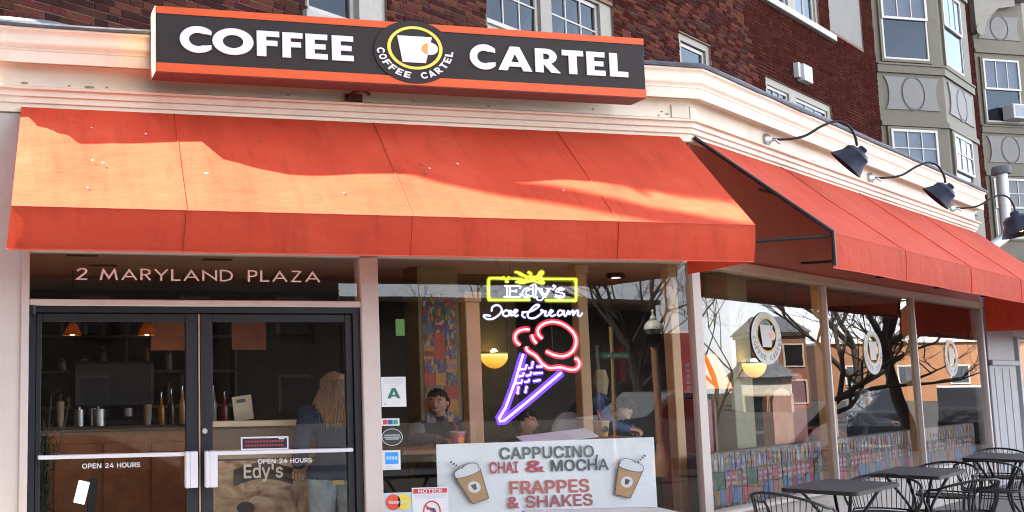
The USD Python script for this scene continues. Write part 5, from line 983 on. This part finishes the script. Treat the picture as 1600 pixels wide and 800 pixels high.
    if hair == 'long':
        r_ = np.random.default_rng(5); st_ = []
        for k in range(1900):
            a = r_.uniform(-0.30, math.pi+0.30); rad = r_.uniform(0.90, 1.20); p0 = np.array([0.080*math.cos(a)*rad, 0.010+0.092*math.sin(a)*rad, r_.uniform(0.0, 0.075)]); ln = r_.uniform(0.24, 0.35); fl_ = r_.uniform(1.0, 1.75); ph = r_.uniform(0, 6)
            pts = [(p0[0]*(1+(fl_-1)*u)+0.010*math.sin(p0[0]*40+u*6)+0.003*math.sin(ph+u*9), p0[1]*(1+0.30*u)+0.004*math.cos(ph+u*6), p0[2]-ln*u) for u in np.linspace(0, 1, 9)]; st_.append(tube(pts, np.interp(np.linspace(0, 1, 9), [0, 0.15, 0.8, 1], [0.0015, 0.0024, 0.0022, 0.0007]), 3))
        part('hair_lengths', V(V(cat(st_), R_), S_), hairm, hr, smooth=True)
    part('jacket', V(bones(J, torso+[a for a in arms if a[0][0] == 's']+[('nb', 'neck', 0.050, 0.046)], 0.014), S_), topm, t, smooth=True)
    for s in 'lr':
        J['c'+s] = J['e'+s]*0.12+J['w'+s]*0.88; part('sleeve', V(bones(J, [('s'+s, 'e'+s, 0.062, 0.050), ('e'+s, 'c'+s, 0.050, 0.038)], 0.008), S_), sleevem or topm, t, smooth=True)
    for s in 'lr': J['d'+s] = J['k'+s]*0.1+J['f'+s]*0.9
    part('trousers', V(bones(J, [('wa', 'pv', 0.098, 0.122), ('pv', 'hl', 0.11, 0.095), ('pv', 'hr', 0.11, 0.095)]+[(a+s, b+s, ra, rb) for s in 'lr' for a, b, ra, rb in (('h', 'k', 0.088, 0.062), ('k', 'd', 0.06, 0.05))], 0.012), S_), legm, t, smooth=True)
    for s in 'lr': part('shoe', V(bones(J, [('f'+s, 't'+s, 0.042, 0.034)], 0.008), S_), BLACKFRAME, t, smooth=True)
    return t
HAIRD = mat('hair_dark', (0.018, 0.012, 0.010), 0.5, 0.3, 40); HAIRB = usdkit.material(stage, '/World/Looks/hair_blonde', {'g': ('geometry', {}), 's': ('separate_xyz', {}), 'm': ('map_range', {'from_min': 1.15, 'from_max': 1.62}), 'n': ('noise_texture', {'scale': 45.0, 'detail': 2.0}), 'ma': ('math', {'math_type': 'multiply_add', 'value2': 0.35, 'value3': -0.17}), 'ad': ('math', {'math_type': 'add'}), 'r': ('rgb_ramp', {'ramp': [(0.0, (0.60, 0.36, 0.17)), (0.45, (0.46, 0.30, 0.18)), (1.0, (0.22, 0.165, 0.125))]}), 'p': ('principled_bsdf', {'roughness': 0.42})}, [('g.position', 's.vector'), ('s.z', 'm.value'), ('g.position', 'n.vector'), ('n.fac', 'ma.value1'), ('m.result', 'ad.value1'), ('ma.value', 'ad.value2'), ('ad.value', 'r.fac'), ('r.color', 'p.base_color')], surface='p.BSDF'); HAIRR = mat('hair_brown', (0.050, 0.020, 0.009), 0.6, 0.3, 40, spec=0.15)
JEAN = mat('denim_pale', (0.27, 0.33, 0.36), 0.8, 0.25, 14, 0.2, 200); NAVY = mat('cloth_navy', (0.022, 0.035, 0.075), 0.85, 0.2, 9, 0.1, 120); BLACKC = mat('cloth_black', (0.022, 0.024, 0.032), 0.85, 0.2, 9); GREYC = mat('cloth_grey', (0.15, 0.155, 0.17), 0.85, 0.15, 9); BLUEC = mat('cloth_blue', (0.025, 0.055, 0.14), 0.8, 0.2, 9); REDC = mat('cloth_red', (0.25, 0.02, 0.03), 0.8, 0.2, 9)
stand = dict(sl=(0.165, 0, 1.36), sr=(-0.165, 0, 1.36), pv=(0, 0, 0.93), hl=(0.085, 0, 0.88), hr=(-0.085, 0, 0.88), kl=(0.095, -0.01, 0.48), kr=(-0.095, -0.01, 0.48), fl=(0.10, 0.02, 0.075), fr=(-0.10, 0.02, 0.075), el=(0.225, 0.02, 1.09), er=(-0.225, 0.02, 1.09), wl=(0.20, -0.16, 0.93), wr=(-0.19, -0.17, 0.95))
wo = person('person with long blonde hair, navy top and pale jeans seen from behind', FR, (2.74, 0.46, -0.02), math.pi, stand, (0, -0.01, 1.555), 0.25, skin=SKIN2, hair='long', hairm=HAIRB, topm=NAVY, legm=JEAN, st=1.32)
part('belt_tag', V(rbox(-0.02, 0.07, 0.128, 0.136, 0.80, 0.835), np.eye(4)), mat('tag_yellow', (0.55, 0.38, 0.10), 0.6), wo)
def sit(dz=0.0, lean=0.0): return dict(sl=(0.17, lean, 1.16+dz), sr=(-0.17, lean, 1.16+dz), pv=(0, 0.08, 0.75+dz), hl=(0.09, 0.06, 0.73+dz), hr=(-0.09, 0.06, 0.73+dz), kl=(0.12, -0.32, 0.74+dz), kr=(-0.12, -0.32, 0.74+dz), fl=(0.12, -0.26, 0.34+dz), fr=(-0.12, -0.26, 0.34+dz), el=(0.25, -0.13, 1.045+min(dz, 0)), er=(-0.25, -0.12, 1.045+min(dz, 0)), wl=(0.10, -0.30, 1.04+min(dz, 0)), wr=(-0.12, -0.32, 1.04+min(dz, 0)))
def stool(loc, h, label, T=FR):
    s = thing('bar_stool', label, 'stool', T, 0, loc); part('seat', cyl(0.18, h-0.05, h, 24), MATS['shelf_dark'], s)
    for k in range(4): a = k*math.pi/2+0.78; part('leg', tube([(0.12*math.cos(a), 0.12*math.sin(a), h-0.05), (0.2*math.cos(a), 0.2*math.sin(a), 0)], 0.014), BLACKIRON, s)
person('smiling person with short dark hair in dark jacket with grey sleeves behind the pink cup', FR, (4.16, 1.66, 0.02), 0.0, sit(), (-0.03, -0.06, 1.365), -0.55, skin=SKIN, hairm=HAIRD, topm=BLACKC, sleevem=GREYC, legm=BLACKC, smile=True)
person('young person with short dark hair just above the poster below the neon cone', FR, (4.97, 1.55, 0.02), 0.0, sit(-0.21), (0.0, -0.04, 1.165), 0.75, skin=SKIN, hairm=HAIRD, topm=BLACKC, legm=BLACKC, st=1.12)
bend = sit(0.10); bend.update(sl=(0.17, -0.22, 1.36), sr=(-0.17, -0.22, 1.36), pv=(0, 0.20, 0.98), hl=(0.09, 0.20, 0.94), hr=(-0.09, 0.20, 0.94), kl=(0.1, 0.12, 0.5), kr=(-0.1, 0.12, 0.5), fl=(0.1, 0.22, 0.08), fr=(-0.1, 0.22, 0.08), el=(0.24, -0.36, 1.15), er=(-0.24, -0.36, 1.15), wl=(0.12, -0.50, 1.10), wr=(-0.12, -0.5, 1.10))
person('person in a blue jacket leaning over behind the poster, brown hair', FR, (5.60, 1.70, 0.02), 0.9, bend, (0.0, -0.44, 1.29), 0.1, tilt=0.9, skin=SKIN2, hairm=HAIRR, topm=BLUEC, legm=NAVY)
person('grey haired person in dark jacket seated inside the middle side window', SD, (6.95, 0.95, 0.02), 0.4, sit(-0.06), (0, -0.05, 1.29), 0.3, skin=SKIN2, hairm=mat('hair_grey', (0.25, 0.24, 0.23), 0.6, 0.3, 30), topm=BLACKC, legm=BLACKC)
person('person in a red top seated low inside the side window', SD, (5.75, 1.0, 0.02), -0.3, sit(-0.30), (0, -0.05, 1.05), 0.5, skin=SKIN, hairm=HAIRD, topm=REDC, legm=BLACKC)
for T_, p, h, lab in ((FR, (4.16, 1.74, 0.02), 0.63, 'bar stool under the smiling person'), (FR, (4.97, 1.63, 0.02), 0.42, 'bar stool under the young person'), (SD, (6.95, 1.03, 0.02), 0.57, 'bar stool under the grey haired person'), (SD, (5.75, 1.08, 0.02), 0.33, 'low stool under the person in red')): stool(p, h, lab, T_)

# ------------------------------------------------------------------ pavement tables and chairs
IRON2 = mat('slate_metal', (0.030, 0.033, 0.044), 0.55, 0.15, 6, 0.05, 200)
def cafe_table(T, loc, rz, label, w=1.06, d=0.54):
    t = thing('cafe_table', label, 'table', T, rz, loc, group=None)
    top = sbox(-w/2, -d/2, w/2, d/2).buffer(-0.05).buffer(0.05, 8)
    part('top', plate(top, 0.722, 0.737), IRON2, t); part('rim', plate(top.buffer(0.006).difference(top.buffer(-0.006)), 0.708, 0.7375), BLACKIRON, t)
    for sx in (-1, 1):
        for sy_ in (-1, 1):
            part('leg', tube(spline([(sx*w*0.36, sy_*d*0.34, 0.72), (sx*w*0.26, sy_*d*0.26, 0.62), (sx*0.085, sy_*0.055, 0.38), (sx*0.16, sy_*0.10, 0.18), (sx*w*0.36, sy_*d*0.40, 0.012)], 6), 0.0125, 8), BLACKIRON, t)
    part('ring', at(trimesh.creation.torus(0.105, 0.010), (0, 0, 0.38)), BLACKIRON, t); part('stretcher', cat(tube([(-w*0.34, 0, 0.715), (w*0.34, 0, 0.715)], 0.010), tube([(0, -d*0.33, 0.714), (0, d*0.33, 0.714)], 0.010)), BLACKIRON, t)
    return t
def cafe_chair(T, loc, rz, label):
    """Black metal chair with a hooped back of thin upright wires and a mesh seat; it faces -y."""
    t = thing('cafe_chair', label, 'chair', T, rz, loc)
    hoop = lambda r, z0, k=1.0: [(r*1.12*math.cos(a), 0.02+r*k*math.sin(a), z0) for a in np.linspace(-0.25, math.pi+0.25, 25)]
    top = [(x, y, 0.655+0.10*max(0, math.sin(a))) for (x, y, _), a in zip(hoop(0.25, 0), np.linspace(-0.25, math.pi+0.25, 25))]
    part('back_rail', tube(top, 0.011, 8), BLACKIRON, t); low = hoop(0.205, 0.475); part('lower_rail', tube(low, 0.008, 6), BLACKIRON, t)
    for i in range(3, 22): part('wire', tube([low[i], tuple(np.array(low[i])*0.45+np.array(top[i])*0.55+np.array([0, 0.008, 0])), top[i]], 0.0036, 5), BLACKIRON, t)
    part('seat', at(lathe([(0, 0.438), (0.205, 0.438), (0.218, 0.448), (0.218, 0.458), (0.20, 0.462), (0, 0.452)], 28), s=(1.12, 1, 1)), BLACKIRON, t)
    for s in (-1, 1):
        part('arm_post', tube(spline([top[0] if s > 0 else top[-1], (s*0.275, -0.10, 0.58), (s*0.235, -0.10, 0.45), (s*0.255, -0.15, 0.22), (s*0.275, -0.20, 0.0)], 5), 0.0105, 7), BLACKIRON, t); part('leg', tube(spline([(s*0.19, 0.14, 0.45), (s*0.21, 0.17, 0.25), (s*0.25, 0.25, 0.0)], 5), 0.0105, 7), BLACKIRON, t)
    part('stretcher', cat(tube([(-0.255, -0.15, 0.22), (0.255, -0.15, 0.22)], 0.006, 6), tube([(-0.215, 0.175, 0.22), (0.215, 0.175, 0.22)], 0.006, 6)), BLACKIRON, t)
    return t
for v, o, lab in ((0.38, 0.90, 'dark metal cafe table nearest the corner of the shop'), (2.22, 0.95, 'dark metal cafe table in the middle of the side row'), (4.85, 1.02, 'dark metal cafe table farthest along the side row')): cafe_table(SD, (v, -o, 0), 0.02*v, lab)
cafe_table(FR, (3.86, -1.68, 0), -0.10, 'pale topped cafe table below the poster', w=0.95)
for T_, p, r_, lab in ((SD, (-0.52, -0.86, 0), math.pi/2-0.25, 'cafe chair in front of the corner post'), (SD, (1.18, -0.96, 0), -math.pi/2+0.2, 'cafe chair between the first and middle side tables, turned to the first'), (SD, (1.55, -1.42, 0), math.pi*0.85, 'cafe chair at the street side of the middle table'),
                       (SD, (3.10, -0.92, 0), -math.pi/2-0.1, 'cafe chair just beyond the middle side table'), (SD, (3.95, -1.1, 0), math.pi/2+0.1, 'cafe chair before the farthest side table'), (SD, (5.75, -0.85, 0), -math.pi/2+0.3, 'cafe chair by the end pilaster'), (FR, (2.62, -1.98, 0), 2.6, 'cafe chair whose hooped back just shows below the NOTICE sticker')):
    cafe_chair(T_, p, r_, lab)

# ------------------------------------------------------------------ the street that the glass mirrors
BARK = mat('bark', (0.045, 0.034, 0.027), 0.95, 0.3, 12, 0.5, 60)
def bare_tree(x, y, h, seed, label, lean=(0, 0), spread=0.55, r0=0.13, depth=5):
    r_ = np.random.default_rng(seed); t = thing('bare_tree', label, 'tree', FR, 0, (x, y, -0.02)); trunk, limbs = [], []
    def grow(p, d, L_, r, k):
        n = 4; pts = [p]; q = p
        for i in range(n): d = d+r_.normal(0, 0.10, 3)+np.array([0, 0, 0.03]); d = d/np.linalg.norm(d); q = q+d*L_/n; pts.append(q)
        (trunk if k == 0 else limbs).append(tube(pts, np.linspace(r, r*0.68, n+1), 7 if k < 2 else 4, caps=False))
        if k >= depth: return
        for c in range(3 if k else 4):
            a = r_.normal(0, spread, 3); e = d+a; e[2] = abs(e[2])*0.8+0.12; e /= np.linalg.norm(e)
            grow(pts[-1] if c < 2 else pts[r_.integers(2, n+1)], e, L_*r_.uniform(0.62, 0.82), r*0.56, k+1)
    grow(np.zeros(3), np.array([lean[0], lean[1], 1.0]), h*0.30, r0, 0); part('trunk', cat(trunk), BARK, t, smooth=True); part('crown', cat(limbs), BARK, t, smooth=True); return t
bare_tree(15.2, -15.2, 7.5, 2, 'bare street tree opposite the front window', r0=0.08); bare_tree(18.5, -20.5, 8.5, 4, 'bare tree farther back opposite the front window', r0=0.12); bare_tree(12.9, -19.5, 7.0, 12, 'slender bare tree left of the street lamp', r0=0.07)
bare_tree(19.2, 3.0, 6.5, 6, 'leaning bare tree along the side street', lean=(0.50, 0.62), r0=0.095, depth=6); bare_tree(22.9, 6.3, 8.0, 8, 'forked bare tree along the side street', r0=0.14, spread=0.62, depth=6); bare_tree(17.6, 1.55, 5.0, 21, 'young thin bare tree along the side street', r0=0.05, spread=0.6, depth=6); bare_tree(42, 10, 9.0, 10, 'distant bare tree by the white house', r0=0.2, depth=5)
sl = thing('street_lamp', 'old fashioned street lamp with acorn globe across the street', 'street lamp', FR, 0, (10.95, -8.30, -0.02))
part('post', lathe([(0, 0), (0.16, 0), (0.16, 0.25), (0.09, 0.4), (0.065, 0.6), (0.055, 2.1), (0.08, 2.15), (0.08, 2.2), (0, 2.2)], 20), mat('lamp_post_brown', (0.34, 0.18, 0.11), 0.6, 0.1), sl); part('collar', lathe([(0, 2.2), (0.13, 2.22), (0.16, 2.36), (0, 2.36)], 20), BLACKIRON, sl); part('globe', lathe([(0.10, 2.36), (0.16, 2.45), (0.15, 2.52), (0.08, 2.60), (0, 2.61)], 20), mat('globe_white', (0.7, 0.7, 0.66), 0.3), sl); part('finial', lathe([(0.05, 2.60), (0.06, 2.64), (0.02, 2.70), (0.025, 2.76), (0, 2.80)], 14), mat('finial_pale', (0.7, 0.7, 0.65), 0.4), sl)
ss = thing('street_sign', 'green street name sign reading MARYLAND on a thin pole', 'street sign', FR, 0, (10.38, -8.62, -0.02)); part('blade', bx(-0.30, 0.30, -0.008, 0.008, 1.96, 2.08), mat('sign_green', (0.05, 0.36, 0.24), 0.4), ss)
nm = text('MARYLAND', 0.50, 0.062, -0.0095, 0.0, 1.988, depth=0.002); part('word', V(nm, trimesh.transformations.rotation_matrix(math.pi, [0, 0, 1])), mat('sign_letters', (0.85, 0.86, 0.84), 0.5), ss, smooth=False); part('pole', tube([(-0.33, 0, 0), (-0.33, 0, 2.2)], 0.025), STEEL, ss); part('clamp', bx(-0.35, -0.29, -0.03, 0.03, 1.98, 2.06), STEEL, ss)
bn = thing('street_banner', 'red banner on a pole across the street', 'banner', FR, 0, (11.3, -10.2, -0.02)); part('pole', tube([(0, 0, 0), (0, 0, 2.6)], 0.035), TANWOOD, bn); part('cloth', bx(0.04, 0.26, -0.005, 0.005, 1.55, 2.25), MATS['banner_red'], bn)
def car(x, y, rz, m, label, sc=1.0):
    t = thing('parked_car', label, 'car', FR, rz, (x, y, -0.13)); UsdGeom.Xformable(t).AddScaleOp().Set(Gf.Vec3f(sc, sc, 1.0)); prof = Polygon([(-2.15, 0.28), (-2.2, 0.62), (-2.05, 0.88), (-1.25, 0.95), (-0.65, 1.40), (0.75, 1.44), (1.45, 1.0), (2.1, 0.90), (2.22, 0.60), (2.15, 0.28)]).buffer(0.05)
    part('body', ext(prof, -0.86, 0.86), m, t, smooth=40); gl_ = Polygon([(-1.12, 0.98), (-0.62, 1.36), (0.70, 1.39), (1.25, 1.0)])
    for s in (-0.866, 0.862): part('side_window', ext(gl_, s, s+0.006), SKYGLASS, t, smooth=False)
    part('windscreen', quad((1.41, -0.74, 1.07), (1.41, 0.74, 1.07), (0.86, 0.68, 1.475), (0.86, -0.68, 1.475)), SKYGLASS, t, smooth=False)
    for wx in (-1.35, 1.35):
        for wy in (-0.80, 0.80): w_ = lathe([(0, -0.11), (0.31, -0.11), (0.33, -0.06), (0.33, 0.06), (0.31, 0.11), (0, 0.11)], 24).apply_transform(trimesh.transformations.rotation_matrix(math.pi/2, [1, 0, 0])); wh = part('wheel', at(w_, (wx, wy, 0.33)), BLACKFRAME, t); part('rim', at(lathe([(0, -0.118), (0.2, -0.118), (0.2, 0.118), (0, 0.118)], 20).apply_transform(trimesh.transformations.rotation_matrix(math.pi/2, [1, 0, 0])), (wx, wy, 0.33)), STEEL, wh)
    for s in (-0.6, 0.6): part('headlight', at(rbox(2.19, 2.275, s-0.14, s+0.14, 0.62, 0.76, 0.02)), LETTER, t)
cm_ = lambda n, c: mat(n, c, 0.25, 0.03, coat=0.8)
car(24.6, 6.0, 0.25, cm_('car_silver', (0.12, 0.14, 0.17)), 'grey blue car parked along the side street', 0.62); car(27.0, 8.6, 0.30, cm_('car_black', (0.02, 0.02, 0.025)), 'black car parked farthest along the side street', 0.62)
car(13.5, -11.5, 0.0, cm_('car_grey', (0.15, 0.17, 0.19)), 'grey car parked opposite the front window'); car(19.0, -11.5, 0.0, cm_('car_green', (0.04, 0.07, 0.06)), 'dark green car parked opposite the front window')
def block(name, label, T, loc, w, d, h, m, rows_, cols_, wm, roof=None, pm=SKYGLASS):
    t = thing(name, label, 'building', T, 0, loc); part('wall', bx(-w/2, w/2, 0, d, 0, h), m, t, smooth=False); part('cornice', bx(-w/2-0.15, w/2+0.15, -0.15, d+0.1, h, h+0.2), wm, t, smooth=False)
    for r in range(rows_):
        for c in range(cols_):
            x = -w/2+w*(c+0.5)/cols_; z = h*(r+0.45)/rows_; f = part('window', bx(x-0.6, x+0.6, -0.05, -0.002, z-0.7, z+0.7), wm, t, smooth=False); part('pane', bx(x-0.5, x+0.5, -0.07, -0.051, z-0.6, z+0.6), pm, f, smooth=False)
    if roof: part('roof', trimesh.Trimesh(*[np.array([(-w/2-0.3, -0.3, h+0.2), (w/2+0.3, -0.3, h+0.2), (w/2+0.3, d+0.3, h+0.2), (-w/2-0.3, d+0.3, h+0.2), (-w/2+0.5, d/2, h+roof), (w/2-0.5, d/2, h+roof)]), np.array([[0, 1, 5], [0, 5, 4], [1, 2, 5], [2, 3, 4], [2, 4, 5], [3, 0, 4]])]), ROOFING, t, smooth=False)
    return t
ORB = mat('sunny_brick', (0.24, 0.115, 0.06), 0.9, 0.12, 0.6); RDB = mat('red_brick_far', (0.15, 0.06, 0.042), 0.9, 0.12, 1); WHT = mat('house_white', (0.45, 0.42, 0.37), 0.7, 0.05)
EW = lambda x, y: frame((x, y, -0.13), -math.pi/2)     # a block whose front faces west
LFT = frame((-6.2, -13.5, -0.13), math.pi/2)        # unseen block left of the crossing, added to shade the street
block('shade_block', 'tall brown block left of the camera, added out of view to shade the street', LFT, (0, 0, 0), 26, 14, 13, mat('shade_block_brick', (0.17, 0.095, 0.07), 0.9, 0.15, 1), 6, 9, WHT)
block('brick_block', 'long low orange brick building at the end of the side street', EW(86, 34), (0, 0, 0), 31, 12, 4.2, ORB, 1, 9, WHT)
block('white_house', 'white porch house down the side street', EW(58, 9.5), (0, 0, -0.9), 2.3, 4, 2.5, WHT, 1, 2, mat('house_trim', (0.3, 0.26, 0.2), 0.6), roof=1.2)
block('brick_house', 'red brick house with steep roof down the side street', EW(66, 11.7), (0, 0, 0), 2.9, 6, 4.2, RDB, 2, 2, MATS['house_trim'], roof=1.3)
block('tall_block', 'dark brown apartment block across the street from the doors', frame((-2, -33, -0.13), math.pi), (0, 0, 0), 31, 12, 12, mat('brown_block', (0.016, 0.011, 0.009), 0.9, 0.15, 1), 4, 8, mat('far_trim', (0.09, 0.07, 0.06), 0.7), pm=mat('far_pane', (0.02, 0.02, 0.025), 0.3))
block('brown_row', 'low brown row of shops across the street, between the tall block and the brick shops', frame((20.6, -33, -0.13), math.pi), (0, 0, 0), 14, 8, 4.9, MATS['brown_block'], 1, 5, MATS['far_trim'], pm=MATS['far_pane'])
block('shop_row', 'low row of brick shops across the street from the front', frame((46, -36, -0.13), math.pi), (0, 0, 0), 60, 9, 3.6, mat('shop_row_brick', (0.055, 0.03, 0.024), 0.9, 0.15, 1), 1, 16, MATS['far_trim'], pm=MATS['far_pane'])
UsdGeom.Xform.Get(stage, '/World')
stage.SetDefaultPrim(stage.GetPrimAtPath('/World'))
